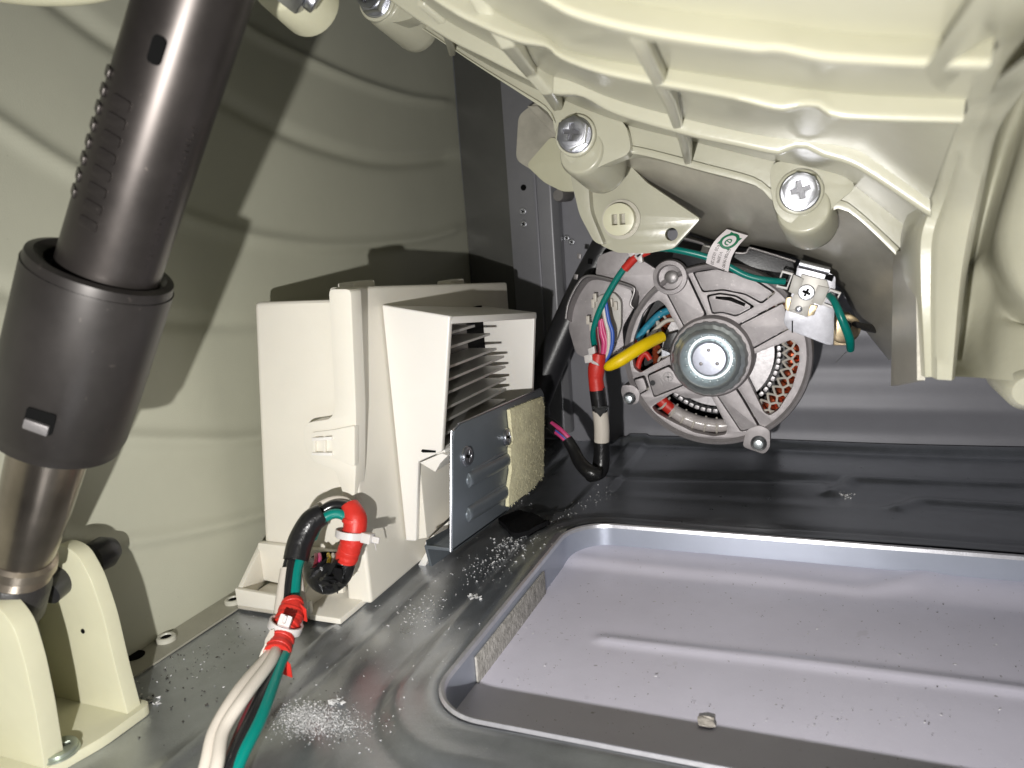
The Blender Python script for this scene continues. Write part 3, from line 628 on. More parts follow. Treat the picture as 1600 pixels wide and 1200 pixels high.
# rod, ferrule, end bushing
r0_, r1_ = PD(82, 690, 3.02), PD(30, 880, 3.22)
b = MB(); b.tube([r0_, r0_.lerp(r1_, .5), r1_], [.150, .140, .122], 40, 2); b.build('rod', mat('polished_rod', (.30, .26, .22), .22, .95, .25, 4, 0, 60, rvar=.06), st_)
rax = (r1_-r0_).normalized()
b = MB(); b.lathe([(.12, -.06), (.142, -.04), (.146, .0), (.125, .02), (.135, .05), (.12, .07)], r1_, rax, 40); b.build('ferrule', mat('ferrule_bronze', (.42, .36, .29), .3, .9, .2, 6), st_)
b = MB(); b.lathe([(.12, .05), (.145, .09), (.15, .25), (.13, .31), (.06, .34)], r1_, rax, 40); b.build('bushing', RUBBER, st_)
# cream clevis bracket
br = thing('strut_bracket', PZ(110, 1120, 0), 'cream plastic clevis bracket bolted to the pan at the bottom left', 'bracket')
def ear(pts, y, th, rr=.05):
    b = MB(); b.prism(round_poly([PY(u, v, y) for u, v in pts], rr, 4), (0, th, 0)); b.build('ear', EAR, br, bev=.03, seg=3)
ear([(40, 905), (60, 868), (90, 850), (118, 862), (142, 905), (162, 965), (182, 1050), (206, 1140), (60, 1180), (30, 1100)], 2.22, .075)
ear([(-90, 980), (-50, 930), (-5, 945), (22, 980), (40, 1040), (55, 1110), (75, 1230), (-120, 1260)], 1.82, .09)
xa, xb = PY(-160, 1140, 2.22).x, PZ(216, 1130, 0).x
b = MB(); b.prism(round_poly([V((xa, 1.55, .004)), V((xb-.12, 1.55, .004)), V((xb, 2.05, .004)), V((xb, 2.33, .004)), V((xa, 2.33, .004))], .05, 4), (0, 0, .05)); b.build('base', EAR, br, bev=.015)
for (u, v) in ((92, 1168),): screw(PZ(u, v+8, .06), (0, 0, 1), .085, br, mat('greenish_bolt', (.45, .50, .42), .35, .7), False, 'bolt')
b = MB(); b.tube([PY(72, 925, 2.12), PY(90, 910, 2.2), PY(150, 868, 2.55)], .07, 24, 2); b.lathe([(.06, 0), (.08, .02), (.085, .10), (.06, .15), (.03, .16)], PY(138, 876, 2.45), (0, 1, 0.05), 24); b.build('pin', BLACKP, br)
MB().lathe([(.012, 0), (.012, .004)], PY(130, 986, 2.22), (0, -1, 0), 12).build('pin_mark', DARK, br)

# ================================================================== FRONT WIRING HARNESS
hw = thing('wire_harness', PZ(450, 1000, 0), 'taped bundle of white, black and green wires looping out of the ivory module', 'wire harness')
def P3(l): return [PD(*p) for p in l]
base = [(300, 1290, 2.85), (345, 1195, 3.0), (385, 1110, 3.2), (425, 1030, 3.55), (445, 950, 3.9), (455, 885, 4.05), (475, 835, 4.15), (515, 797, 4.22), (545, 798, 4.25), (557, 828, 4.25), (545, 872, 4.3), (520, 900, 4.36), (497, 890, 4.45)]
def off(du, dv, dd=0, i0=0, i1=99, sc=None):
    o = []
    for i, (u, v, d) in enumerate(base):
        if i0 <= i <= i1: k = (sc[i] if sc else 1); o.append((u+du*k, v+dv*k, d+dd))
    return P3(o)
MB().tube(P3([(310, 1290, 2.8), (338, 1200, 2.95), (350, 1140, 3.1), (385, 1085, 3.25), (425, 1030, 3.5), (433, 1000, 3.7), (437, 950, 3.85), (446, 890, 4.0)]), [.028]*8, 12).build('wire', WWIRE, hw)
MB().tube(P3([(295, 1290, 2.84), (322, 1195, 3.0), (336, 1140, 3.12), (372, 1080, 3.3), (415, 1030, 3.55), (440, 1000, 3.72), (470, 960, 3.9), (468, 925, 3.98), (462, 880, 4.05)]), .028, 12).build('wire', WWIRE, hw)
MB().tube(P3([(330, 1290, 2.85), (362, 1195, 3.0), (395, 1120, 3.2), (428, 1045, 3.5), (447, 1000, 3.7), (447, 950, 3.86), (455, 890, 4.0), (462, 860, 4.08)]), .032, 12).build('wire', KWIRE, hw)
MB().tube(P3([(345, 1290, 2.88), (372, 1195, 3.0), (408, 1120, 3.2), (435, 1045, 3.5), (452, 1000, 3.7), (459, 950, 3.86), (464, 890, 4.0), (478, 850, 4.1)]), .028, 12).build('wire', GWIRE, hw)
MB().tube(P3([(325, 1290, 2.95), (360, 1190, 3.12), (384, 1130, 3.3), (415, 1065, 3.5), (440, 1010, 3.75)]), .03, 12).build('wire', RWIRE, hw)
MB().tube(P3([(436, 1000, 3.8), (440, 960, 3.9), (445, 900, 4.02), (452, 870, 4.08)]), .022, 10).build('wire', KWIRE, hw)
# loop: sleeve, wires, red tape, black mass
MB().tube(P3([(462, 876, 4.06), (470, 845, 4.10), (487, 815, 4.13), (505, 803, 4.15)]), [.068, .07, .068, .06], 22).build('heat_shrink', TAPEB, hw)
MB().tube(P3([(470, 840, 4.2), (490, 800, 4.22), (515, 783, 4.25), (540, 783, 4.27), (553, 800, 4.27)]), .024, 12).build('wire', WWIRE, hw)
MB().tube(P3([(480, 840, 4.16), (495, 808, 4.18), (518, 791, 4.2), (540, 792, 4.2), (550, 808, 4.2)]), .032, 12).build('wire', KWIRE, hw)
MB().tube(P3([(488, 840, 4.14), (499, 816, 4.12), (520, 803, 4.14), (538, 806, 4.16), (548, 820, 4.18)]), .028, 12).build('wire', GWIRE, hw)
MB().tube(P3([(546, 788, 4.2), (555, 810, 4.17), (553, 835, 4.16), (546, 858, 4.18), (541, 874, 4.2)]), [.05, .066, .064, .062, .062], 22).build('red_tape', TAPER, hw)
MB().tube(P3([(541, 868, 4.22), (532, 896, 4.22), (513, 908, 4.22), (497, 900, 4.28), (488, 885, 4.38)]), [.06, .068, .075, .072, .06], 20).build('black_tape', TAPEB, hw)
b = MB()                                           # crumpled flaps of black tape
for i in range(26):
    u, v = random.uniform(490, 532), random.uniform(882, 918); c = PD(u, v, random.uniform(4.07, 4.14))
    a, d = [V((random.uniform(-.06, .06), random.uniform(-.03, .03), random.uniform(-.05, .05))) for _ in range(2)]
    b.add([c-a, c-d, c+a, c+d*.8], [(0, 1, 2), (0, 2, 3)])
b.build('tape_flaps', TAPEB, hw, smooth=False, kind='stuff')
for k, (mt, u) in enumerate(((YSLV, 513), (PWIRE, 499), (RWIRE, 493), (WWIRE, 520), (TAPER, 526))):
    MB().tube(P3([(u, 866, 4.32), (u+1, 874, 4.26), (u-2, 886, 4.22)]), .011, 8).build('wire', mt, hw)
# lower red tape with cut flaps
MB().tube(P3([(458, 940, 3.86), (452, 965, 3.80), (443, 990, 3.72), (432, 1022, 3.6)]), [.052, .068, .062, .064], 22).build('red_tape', TAPER, hw)
def wraps(pts, rads, n):
    b = MB(); P = P3(pts)
    for k in range(n):
        t = (k+.5)/n*(len(P)-1); i = min(int(t), len(P)-2); f_ = t-i; c = P[i].lerp(P[i+1], f_); ax = (P[i+1]-P[i]).normalized(); r = rads[i]*(1-f_)+rads[i+1]*f_
        ax = (ax+V((random.uniform(-.3, .3), random.uniform(-.2, .2), random.uniform(-.3, .3)))).normalized()
        b.lathe([(r*.97, -.016), (r*1.035, -.014), (r*1.045, .010), (r*.97, .014)], c, ax, 22)
    b.build('tape_wrap', TAPER, hw, bev=.002)
wraps([(458, 940, 3.86), (452, 965, 3.80), (443, 990, 3.72), (432, 1022, 3.6)], [.052, .068, .062, .064], 7)
wraps([(553, 805, 4.17), (553, 835, 4.16), (546, 858, 4.18), (541, 874, 4.2)], [.064, .064, .062, .062], 5)
b = MB()
for (u, v, d, s_) in ((464, 940, 3.82, 1), (445, 948, 3.8, -1), (452, 944, 3.78, .6), (441, 1026, 3.56, .8), (417, 1010, 3.6, -.8)):
    c = PD(u, v, d); b.prism([c, c+V((.05*s_, 0, -.04)), c+V((.03*s_, .02, -.12)), c+V((-.05*s_, .0, -.09))], (0, .006, .002))
b.build('tape_ends', TAPER, hw, bev=.002)
MB().prism(P3([(414, 1000, 3.62), (422, 985, 3.64), (421, 1003, 3.6), (412, 1020, 3.58)]), (.01, .02, 0)).build('cloth_end', WWIRE, hw)
b = MB(); b.prism(P3([(408, 1018, 3.6), (415, 1006, 3.6), (416, 1016, 3.6), (404, 1036, 3.58), (402, 1034, 3.58)]), (.01, .01, 0)); b.build('cloth_end', WWIRE, hw)
# cable ties: loop band + head
def tie(c, ax, r, headdir, tail=.1):
    ax = V(ax).normalized(); e1 = ax.orthogonal().normalized(); e2 = ax.cross(e1); b = MB()
    ring = [V(c)+(e1*math.cos(2*PI*k/24)+e2*math.sin(2*PI*k/24))*r for k in range(25)]
    vs = []; fs = []
    for k in range(24):
        n_ = (ring[k]-V(c)).normalized()
        vs += [ring[k]-ax*.02, ring[k]+ax*.02, ring[k]+ax*.02+n_*.01, ring[k]-ax*.02+n_*.01]
    for k in range(24):
        for j in range(4): fs.append((k*4+j, k*4+(j+1) % 4, ((k+1) % 24)*4+(j+1) % 4, ((k+1) % 24)*4+j))
    b.add(vs, fs); t = thing_tie = b.build('cable_tie', TIE, hw)
    hd = V(headdir).normalized(); h0 = V(c)+hd*(r+.0); o = ax.cross(hd).normalized()
    h = MB(); h.prism([h0+ax*x+o*y for x, y in ((-.028, -.03), (.028, -.03), (.028, .03), (-.028, .03))], hd*.06); h.prism([h0+ax*x+o*y+hd*.06 for x, y in ((-.018, -.008), (.018, -.008), (.018, .008), (-.018, .008))], hd*tail); h.build('tie_head', TIE, t, bev=.006)
tie(PD(549, 834, 4.16), -DN+RX*.12, .078, RX*1+DN*.15-FW*.4, .045)
tie(PD(446, 978, 3.74), -DN+RX*.35, .076, -FW*.9-DN*.5+RX*.25, .03)
MB().tube(P3([(571, 838, 4.2), (583, 843, 4.22), (588, 860, 4.25)]), .003, 6).build('loose_fibre', TIE, hw)

# ================================================================== MOTOR
YM = 5.9
mt_ = thing('drive_motor', PY(1110, 555, YM), 'grey cast motor with a chromed pulley hub and exposed windings under the tub', 'motor')
def pm(u, v, dy=0): return PY(u, v, YM+dy)
CC = pm(1116, 556); RO = (pm(1264, 556)-pm(968, 556)).length/2
win = [[(1004, 490), (1016, 475), (1029, 468), (1039, 476), (1064, 520), (1056, 535), (1052, 553), (1000, 583), (990, 575), (988, 560), (990, 529)],
       [(1018, 636), (1052, 613), (1072, 622), (1092, 623), (1110, 617), (1137, 668), (1134, 679), (1115, 682), (1085, 676), (1050, 659), (1025, 645)],
       [(1168, 566), (1168, 592), (1193, 644), (1202, 650), (1216, 641), (1238, 606), (1249, 566), (1249, 542), (1238, 530), (1178, 553)]]
slot_px = [(1118, 463), (1142, 464), (1165, 474), (1163, 479), (1140, 470), (1118, 467)]
raised_px = [('spoke', .022, [(1036, 447), (1045, 437), (1073, 426), (1104, 492), (1070, 512)]), ('spoke', .022, [(1154, 507), (1225, 471), (1237, 511), (1176, 545)]),
             ('spoke', .026, [(1117, 612), (1143, 594), (1160, 620), (1187, 666), (1158, 674)]), ('spoke', .022, [(1012, 586), (1046, 570), (1071, 600), (1058, 606), (1022, 620)]),
             ('web_plate', .014, [(1083, 425), (1120, 419), (1172, 432), (1211, 457), (1190, 474), (1165, 460), (1130, 453), (1098, 456)]),
             ('web_plate', .010, [(1105, 462), (1125, 458), (1150, 462), (1178, 479), (1150, 494), (1128, 488), (1113, 490)]),
             ('ear_plate', .03, [(990, 592), (1007, 587), (1014, 608), (998, 617), (997, 606)])]
def offset_poly(P, d):                               # offset in the x-z plane, outward for d > 0
    ar = sum(P[i-1].x*P[i].z-P[i].x*P[i-1].z for i in range(len(P))); sg = 1 if ar > 0 else -1; out = []
    for i in range(len(P)):
        a, b_, c = P[i-1], P[i], P[(i+1) % len(P)]; d1 = (b_-a).normalized(); d2 = (c-b_).normalized()
        n1 = V((d1.z, 0, -d1.x))*sg; n2 = V((d2.z, 0, -d2.x))*sg; n_ = (n1+n2).normalized(); out.append(b_+n_*d/max(.35, n_.dot(n1)))
    return out
circ_o = [CC+V((math.cos(2*PI*k/72)*RO*.97, 0, math.sin(2*PI*k/72)*RO*.97)) for k in range(72)]
gro = [round_poly(offset_poly([pm(u, v) for u, v in l], .005), .02, 3) for _, _, l in raised_px]
b = MB(); b.slab(circ_o, [round_poly([pm(u, v) for u, v in w_], .02, 3) for w_ in win]+gro, (0, .09, 0)); b.build('end_bell', ALU, mt_, bev=.006)
b = MB(); b.lathe([(RO*.93, -.005), (RO*.955, -.03), (RO*.985, -.02), (RO, .03), (RO, .20), (RO*.96, .26), (RO*.96, .5)], CC, (0, 1, 0), 96, cap=False); b.build('rim', ALU, mt_)
b = MB(); b.lathe([(RO*.94, .3), (RO*.94, 1.2), (RO*.5, 1.25)], CC, (0, 1, 0), 64, cap=False); b.lathe([(RO*.93, .45), (.01, .46)], CC, (0, 1, 0), 48); b.build('casing', BLACKP, mt_)
for nm, h, l in raised_px:
    o_ = [p+V((0, -h, 0)) for p in round_poly(offset_poly([pm(u, v) for u, v in l], -.008), .02, 3)]
    b = MB(); b.slab(o_, [[pm(u, v, -h) for u, v in slot_px]] if h == .010 else [], (0, h+.09, 0)); b.build(nm, ALU, mt_, bev=.006)
# mounting ears with bolts
def mear(pts, bc, br_, h=.05, dark=False):
    MB().prism(round_poly([pm(u, v, -.03) for u, v in pts], .03, 4), (0, .16, 0)).build('ear', ALU, mt_, bev=.012)
    c = pm(*bc)+V((0, -.032, 0))
    MB().lathe([(br_*1.45, .02), (br_*1.45, -.008), (br_*1.1, -.006), (br_*1.05, .0), (br_, .0)], c, (0, 1, 0), 28).build('bolt_seat', BLACKP, mt_)
    MB().lathe([(br_, .02), (br_, -.03), (br_*.8, -.045), (br_*.3, -.05)], c, (0, 1, 0), 28).build('bolt', CHROME, mt_)
mear([(972, 602), (990, 602), (1000, 612), (998, 628), (990, 633), (974, 624), (970, 612)], (985, 621), .036)
mear([(1166, 672), (1186, 664), (1203, 672), (1203, 700), (1194, 710), (1160, 698)], (1186, 691), .042)
MB().lathe([(.14, .0), (.13, -.05), (.10, -.055), (.09, -.01), (.05, 0)], pm(1048, 433), (0, 1, 0), 32).build('bolt_cup', ALU, mt_)
MB().lathe([(.05, .0), (.05, -.05), (.03, -.06)], pm(1051, 433), (0, 1, 0), 24).build('bolt', ALUD, mt_)
# small marks on the lower left spoke
MB().lathe([(.022, .0), (.022, -.012)], pm(1020, 598, -.02), (0, 1, 0), 16).build('mark_dot', BLACKP, mt_)
MB().prism([pm(u, v, -.022) for u, v in ((1029, 588), (1031, 587), (1037, 602), (1035, 603))], (0, -.006, 0)).build('mark_bar', ALUD, mt_)
b = MB(); c = pm(1044, 589, -.022)
b.slab(circ(c, .042, 20), [circ(c, .033, 20)], (0, -.006, 0)); b.prism([c+V((x, 0, z)) for x, z in ((-.03, -.006), (.03, -.006), (.03, .006), (-.03, .006))], (0, -.006, 0)); b.prism([c+V((x, 0, z)) for x, z in ((-.006, -.03), (.006, -.03), (.006, .03), (-.006, .03))], (0, -.006, 0)); b.build('mark_ring', ALUD, mt_)
# hub and chromed pulley
HC_ = pm(1112, 556)
MB().lathe([(.325, .05), (.318, -.04), (.30, -.075), (.275, -.08)], HC_, (0, 1, 0), 64).build('hub', ALU, mt_)
pul = MB().lathe([(.262, -.07), (.275, -.10), (.278, -.15), (.262, -.18), (.235, -.195)], HC_, (0, 1, 0), 96, scallop=.02, cap=False).build('pulley', CHROME, mt_, ang=25)
MB().lathe([(.240, -.19), (.225, -.212), (.212, -.220), (.204, -.215), (.198, -.19), (.187, -.13), (.168, -.10), (.150, -.10), (.142, -.12), (.136, -.145)], HC_, (0, 1, 0), 64, cap=False).build('pulley_cup', CHROME, mt_, ang=27)
MB().lathe([(.136, -.143), (.132, -.153), (.122, -.159), (.09, -.161), (.002, -.162)], HC_, (0, 1, 0), 64).build('pulley_cap', mat('zinc_cap', (.50, .52, .60), .36, .9, .12, 20, .04, 60), mt_, ang=20)
for k in range(20):
    a = 2*PI*k/20; c = HC_+V((math.cos(a)*.180, -.112, math.sin(a)*.180)); MB().lathe([(.010, 0), (.009, -.008), (.004, -.012)], c, (0, 1, 0), 8).build('dimple', CHROME, pul)
for k in range(3):
    a = 2*PI*k/3+PI/2; c = HC_+V((math.cos(a)*.07, -.162, math.sin(a)*.07)); MB().lathe([(.014, 0), (.012, -.009), (.004, -.012)], c, (0, 1, 0), 10).build('punch_mark', ALUD, pul)
# stator seen through the windows
STEEL = mat('bright_lamination', (.50, .48, .49), .38, .5, .25, 26, .1, 90)
b = MB(); b.lathe([(.30, .16), (.435, .16), (.44, .24)], CC, (0, 1, 0), 64, cap=False); b.build('rotor_ring', STEEL, mt_)
for a in list(range(208, 300, 6))+list(range(-62, 40, 6)):
    r_ = math.radians(a); c = CC+V((math.cos(r_)*.47, .15, math.sin(r_)*.47))
    t = V((-math.sin(r_), 0, math.cos(r_))); n_ = V((math.cos(r_), 0, math.sin(r_)))
    MB().prism(round_poly([c+t*x+n_*y for x, y in ((-.018, -.014), (.018, -.014), (.018, .014), (-.018, .014))], .01, 3), (0, -.03, 0)).build('stator_tooth', STEEL, mt_, bev=.006)
cb = MB()
for a in range(-72, 48, 5):
    for rr in (.55, .62):
        r_ = math.radians(a+(2.5 if rr > .6 else 0)); c = CC+V((math.cos(r_)*rr, .16, math.sin(r_)*rr))
        cb.tube([c+V((0, .05, 0)), c+V((0, -.01, 0)), c+V((math.cos(r_)*.03, -.04, math.sin(r_)*.03)), c+V((math.cos(r_)*.07, .02, math.sin(r_)*.07))], .022, 8, 3)
for a in range(206, 300, 4):
    r_ = math.radians(a); c = CC+V((math.cos(r_)*.62, .19, math.sin(r_)*.62)); cb.tube([c, c+V((0, -.03, -.02)), c+V((.02, 0, -.06))], .02, 8, 3)
for a in range(118, 208, 5):
    r_ = math.radians(a); c = CC+V((math.cos(r_)*.50, .19, math.sin(r_)*.50)); cb.tube([c, c+V((0, -.03, -.02)), c+V((.02, 0, -.06))], .02, 8, 3)
cb.build('copper_windings', COPPER, mt_, kind='stuff')
lb_ = MB()
for a in range(-72, 48, 8):
    r0a, r1a = math.radians(a), math.radians(a+8); pr = lambda rr, t, y: CC+V((math.cos(t)*rr, y, math.sin(t)*rr))
    lb_.tube([pr(.50, r0a, .12), pr(.56, (r0a+r1a)/2, .07), pr(.60, r0a, .07), pr(.67, (r0a+r1a)/2, .12)], .009, 6, 4)
    lb_.tube([pr(.50, r1a, .12), pr(.56, (r0a+r1a)/2, .07), pr(.60, r1a, .07), pr(.67, (r0a+r1a)/2, .12)], .009, 6, 4)
for a in range(206, 296, 9):
    t = math.radians(a); lb_.tube([pr(.53, t, .14), pr(.60, t+.02, .05), pr(.67, t, .14)], .009, 6, 4)
lb_.build('lacing', LACE, mt_, kind='stuff')
arc = lambda a0_, a1_, rr, y, n=7: [CC+V((math.cos(math.radians(a0_+(a1_-a0_)*k/(n-1)))*rr, y, math.sin(math.radians(a0_+(a1_-a0_)*k/(n-1)))*rr)) for k in range(n)]
MB().tube(arc(226, 282, .59, .12), [.045, .055, .06, .06, .058, .055, .04], 16).build('insulating_sleeve', CLEAR, mt_)
MB().tube(arc(217, 232, .59, .115, 4), .05, 14).build('red_lead', TAPER, mt_)
MB().tube([pm(u, v, .12) for u, v in ((992, 535), (1010, 512), (1030, 492), (1045, 485))], .030, 12).build('blue_lead', LOGO_BLUE, mt_)
MB().tube([pm(u, v, .10) for u, v in ((1000, 545), (1020, 520), (1040, 502), (1056, 500))], .018, 10).build('white_lead', WWIRE, mt_)
MB().tube([pm(u, v, .10) for u, v in ((990, 528), (996, 538), (1012, 540))], .022, 10).build('red_lead', TAPER, mt_)
MB().tube([pm(u, v, .10) for u, v in ((996, 578), (1000, 562), (1008, 552), (1016, 562))], .024, 10).build('red_lead', TAPER, mt_)
b = MB()
for i in range(16):
    u, v = random.uniform(992, 1050), random.uniform(490, 572); c = pm(u, v, .13); b.tube([c, c+V((random.uniform(-.05, .05), -.03, random.uniform(-.05, .05))), c+V((random.uniform(-.08, .08), 0, random.uniform(-.08, .08)))], .010, 6, 3)
b.build('lacing', LACE, mt_, kind='stuff')
MB().hexa([pm(1040, 523, -.02), pm(1058, 518, -.02), pm(1056, 546, -.02), pm(1035, 545, -.02)], [pm(u, v, .1) for u, v in ((1040, 523), (1058, 518), (1056, 546), (1035, 545))]).build('terminal_block', BLACKP, mt_, bev=.008)
MB().prism([pm(u, v, -.03) for u, v in ((1034, 546), (1050, 553), (1034, 558))], (0, .03, 0)).build('terminal_tab', ZINC, mt_)
# mounting frame: grey plates on the left and above
b = MB(); b.prism(round_poly([pm(u, v, .08) for u, v in ((935, 400), (955, 392), (985, 395), (1040, 430), (1020, 470), (990, 520), (1000, 460), (930, 430))], .03, 3), (0, .06, 0)); b.build('arm_plate', ALU, mt_, bev=.01)
b = MB(); b.prism(round_poly([pm(u, v, .10) for u, v in ((915, 434), (948, 430), (984, 446), (992, 478), (972, 512), (975, 548), (930, 565), (900, 553), (888, 512), (895, 480))], .04, 3), (0, .04, 0)); b.build('connector_plate', ALU, mt_, bev=.01)
sh = [pm(u, v, .02) for u, v in ((884, 498), (888, 474), (902, 445), (918, 431), (950, 436), (985, 447), (991, 455), (985, 474), (990, 482))]
b = MB(); sc_ = smooth_curve(sh, 5); b.add(*grid([sc_, [p+V((.03, .16, -.06)) for p in sc_]])); b.add(*grid([[p+V((.012, 0, -.012)) for p in sc_], [p+V((.04, .16, -.07)) for p in sc_]])); b.build('hood', ALUD, mt_)
MB().tube(sc_, .010, 8, 1).build('hood_edge', ALUD, mt_)
# edge connector with colour wires
b = MB(); b.prism(round_poly([pm(u, v, .02) for u, v in ((927, 474), (936, 462), (958, 456), (970, 470), (970, 510), (962, 535), (940, 545), (924, 520))], .03, 3), (0, .07, 0)); b.build('connector', CONN, mt_, bev=.01)
for u, v in ((927, 474), (919, 500), (955, 473), (962, 478), (924, 510), (930, 465)):
    b = MB(); p = pm(u, v, -.0); b.box((p.x-.012, p.y-.02, p.z-.035), (p.x+.014, p.y+.03, p.z+.035)); b.build('connector_pin', WWIRE, mt_, bev=.004)
# black top plate behind the green wire
b = MB(); b.prism([pm(u, v, .1) for u, v in ((1052, 376), (1062, 368), (1100, 380), (1155, 396), (1172, 388), (1240, 410), (1245, 440), (1185, 452), (1080, 440), (1050, 410))], (0, .4, 0)); b.build('top_plate', BLACKP, mt_, bev=.01)
MB().tube([pm(u, v, .09) for u, v in ((1068, 372), (1098, 381), (1104, 388), (1160, 396), (1170, 389), (1178, 389), (1243, 409))], .010, 8, 4).build('top_plate_edge', ALUD, mt_)
b = MB(); b.prism([pm(u, v, .06) for u, v in ((1098, 383), (1110, 384), (1108, 396), (1094, 394))], (0, .1, 0)); b.build('spacer', CONN, mt_, bev=.01)
# right: plated sensor/nut behind
b = MB(); b.lathe([(.07, 0), (.115, .01), (.115, .2), (.09, .22)], PY(1320, 514, 6.15), (-.1, 1, 0), 28); b.build('mount_nut', PLATED, mt_, bev=.01)
MB().lathe([(.035, -.01), (.035, -.03)], PY(1322, 508, 6.15), (-.1, 1, 0), 20).build('nut_bore', BLACKP, mt_)
MB().prism([PY(u, v, 6.2) for u, v in ((1302, 512), (1336, 518), (1334, 540), (1302, 540))], (0, .1, 0)).build('mount_foot', PLATED, mt_, bev=.01)
MB().tube([PY(1335, 506, 6.1), PY(1355, 512, 6.3), PY(1380, 516, 6.6)], [.02, .03, .035], 12, 4).build('mount_stud', RUBBER, mt_)

# ground terminal bracket (galvanised plate, white clips, screw)
gb = thing('ground_bracket', PY(1262, 470, 5.72), 'small galvanised plate with white wire clips screwed to the motor upper right', 'bracket')
yg = 5.74
gp = lambda u, v, dy=0: PY(u, v, yg+dy)
b = MB(); b.prism(round_poly([gp(u, v) for u, v in ((1247, 413), (1292, 424), (1306, 432), (1305, 452), (1302, 540), (1290, 538), (1233, 516), (1224, 504), (1227, 488), (1236, 462))], .02, 4), (0, .02, 0)); b.build('plate', mat('galvanised_plate', (.40, .40, .43), .38, .75, .2, 16, .03, 90), gb, bev=.004)
b = MB(); b.tube([gp(1249, 412, -.005), gp(1296, 424, -.005)], .03, 14, 1); b.build('rolled_top', ZINC, gb)
b = MB(); b.prism([gp(u, v, -.012) for u, v in ((1291, 428), (1304, 430), (1300, 440), (1288, 436))], (0, .01, 0)); b.build('notch', DARK, gb)
gpan = mat('terminal_plating', (.42, .405, .375), .42, .3, .1, 12)
b = MB(); b.prism(round_poly([gp(u, v, -.03) for u, v in ((1252, 428), (1292, 438), (1296, 450), (1272, 474), (1262, 496), (1232, 486), (1238, 464), (1250, 450))], .01, 2), (0, .015, 0)); b.build('terminal', gpan, gb, bev=.003)
for pts in (((1222, 422), (1240, 427), (1230, 453), (1212, 449)), ((1297, 451), (1315, 457), (1301, 483), (1284, 476))):
    b = MB(); q4 = [gp(u, v, -.06) for u, v in pts]; c = sum(q4, V())/4; b.slab(q4, [[c.lerp(p, .72) for p in q4]], (0, .07, 0)); b.build('wire_clip', TIE, gb, bev=.004)
b = MB(); b.prism([gp(u, v, -.05) for u, v in ((1240, 429), (1256, 436), (1246, 461), (1232, 456))], (0, .03, 0)); b.build('clip_arm', CONN, gb, bev=.003)
b = MB(); b.prism([gp(u, v, -.05) for u, v in ((1278, 446), (1296, 450), (1284, 478), (1268, 472))], (0, .03, 0)); b.build('clip_arm', CONN, gb, bev=.003)
b = MB(); b.prism([gp(u, v, -.05) for u, v in ((1228, 465), (1237, 464), (1232, 487), (1225, 481))], (0, .03, 0)); b.build('spade', PLATED, gb, bev=.003)
b = MB(); b.prism([gp(u, v, -.05) for u, v in ((1266, 476), (1278, 478), (1272, 492), (1261, 495))], (0, .03, 0)); b.build('spade', PLATED, gb, bev=.003)
screw(gp(1260, 457, -.045), (0, -1, 0), .055, gb, ZINC, False, 'screw')
MB().lathe([(.025, 0), (.022, -.015), (.008, -.02)], gp(1248, 483, -.032), (0, 1, 0), 14).build('rivet', ZINC, gb)
MB().prism([gp(u, v, -.004) for u, v in ((1237, 501), (1239, 501), (1239, 520), (1237, 520))], (0, .002, 0)).build('slit', DARK, gb)

# green earth wire with paper tag
gw = thing('earth_wire', PY(1000, 400, 5.65), 'teal green earth wire arching over the motor with white clips', 'wire')
MB().tube([PY(*p) for p in ((930, 545, 5.72), (927, 520, 5.66), (935, 490, 5.62), (952, 455, 5.6), (975, 420, 5.58), (1000, 396, 5.56), (1030, 388, 5.56), (1070, 393, 5.56), (1120, 407, 5.58), (1165, 430, 5.6), (1200, 438, 5.62), (1226, 440, 5.66))], .024, 14, 8).build('insulation', GWIRE, gw)
MB().tube([PY(*p) for p in ((1296, 462, 5.66), (1304, 472, 5.58), (1316, 500, 5.54), (1327, 528, 5.6), (1329, 546, 5.7))], [.024, .024, .028, .03, .026], 14, 8).build('insulation', GWIRE, gw)
MB().tube([PY(*p) for p in ((1332, 545, 5.7), (1320, 552, 5.68), (1307, 566, 5.66))], .003, 6).build('bare_strand', ZINC, gw)
MB().tube([PY(*p) for p in ((976, 420, 5.575), (992, 403, 5.56), (1000, 398, 5.555))], .032, 14, 4).build('red_tape', TAPER, gw)
MB().tube([PY(*p) for p in ((1001, 397, 5.555), (1014, 391, 5.55))], .032, 14, 1).build('red_tape', TAPER, gw)
b = MB()
for pts in (((982, 384), (994, 377), (1006, 396), (996, 404)), ((1005, 377), (1014, 374), (1018, 386), (1009, 390)), ((980, 394), (990, 388), (994, 396), (984, 402)), ((990, 400), (1002, 394), (1004, 410), (1000, 412))):
    b.prism([PY(u, v, 5.5) for u, v in pts], (0, .06, 0))
b.build('wire_clip', TIE, gw, bev=.006)
tg = thing('paper_tag', PY(1135, 390, 5.5), 'white paper tag with a green ringed letter e folded over the green wire', 'tag')
yt = 5.50
P00, P10, P01, P11 = PY(1103, 411, yt), PY(1138, 425, yt), PY(1136, 358, yt+.02), PY(1169, 368, yt+.02)   # bottom left, bottom right, top left, top right
def tagp(s_, t, lift=0):
    a = P00.lerp(P10, s_); c = P01.lerp(P11, s_); p = a.lerp(c, t); return p+V((0, -.05*math.sin(PI*min(t, 1)*.9)-lift, .0))+V((-.025*math.sin(PI*t), 0, .01*math.sin(PI*t)))
rows = [[tagp(i/6, j/14) for i in range(7)] for j in range(15)]; vs, fs = grid(rows); n = len(vs)
b = MB(); b.add(vs, fs); b.add([p+V((0, .006, 0)) for p in vs], fs)
b.build('paper', PAPER, tg)
cs, ct = .52, .74; asp = (P10-P00).length/(P01-P00).length
b = MB(); ro, ri = .36, .25
vs = []; fs = []
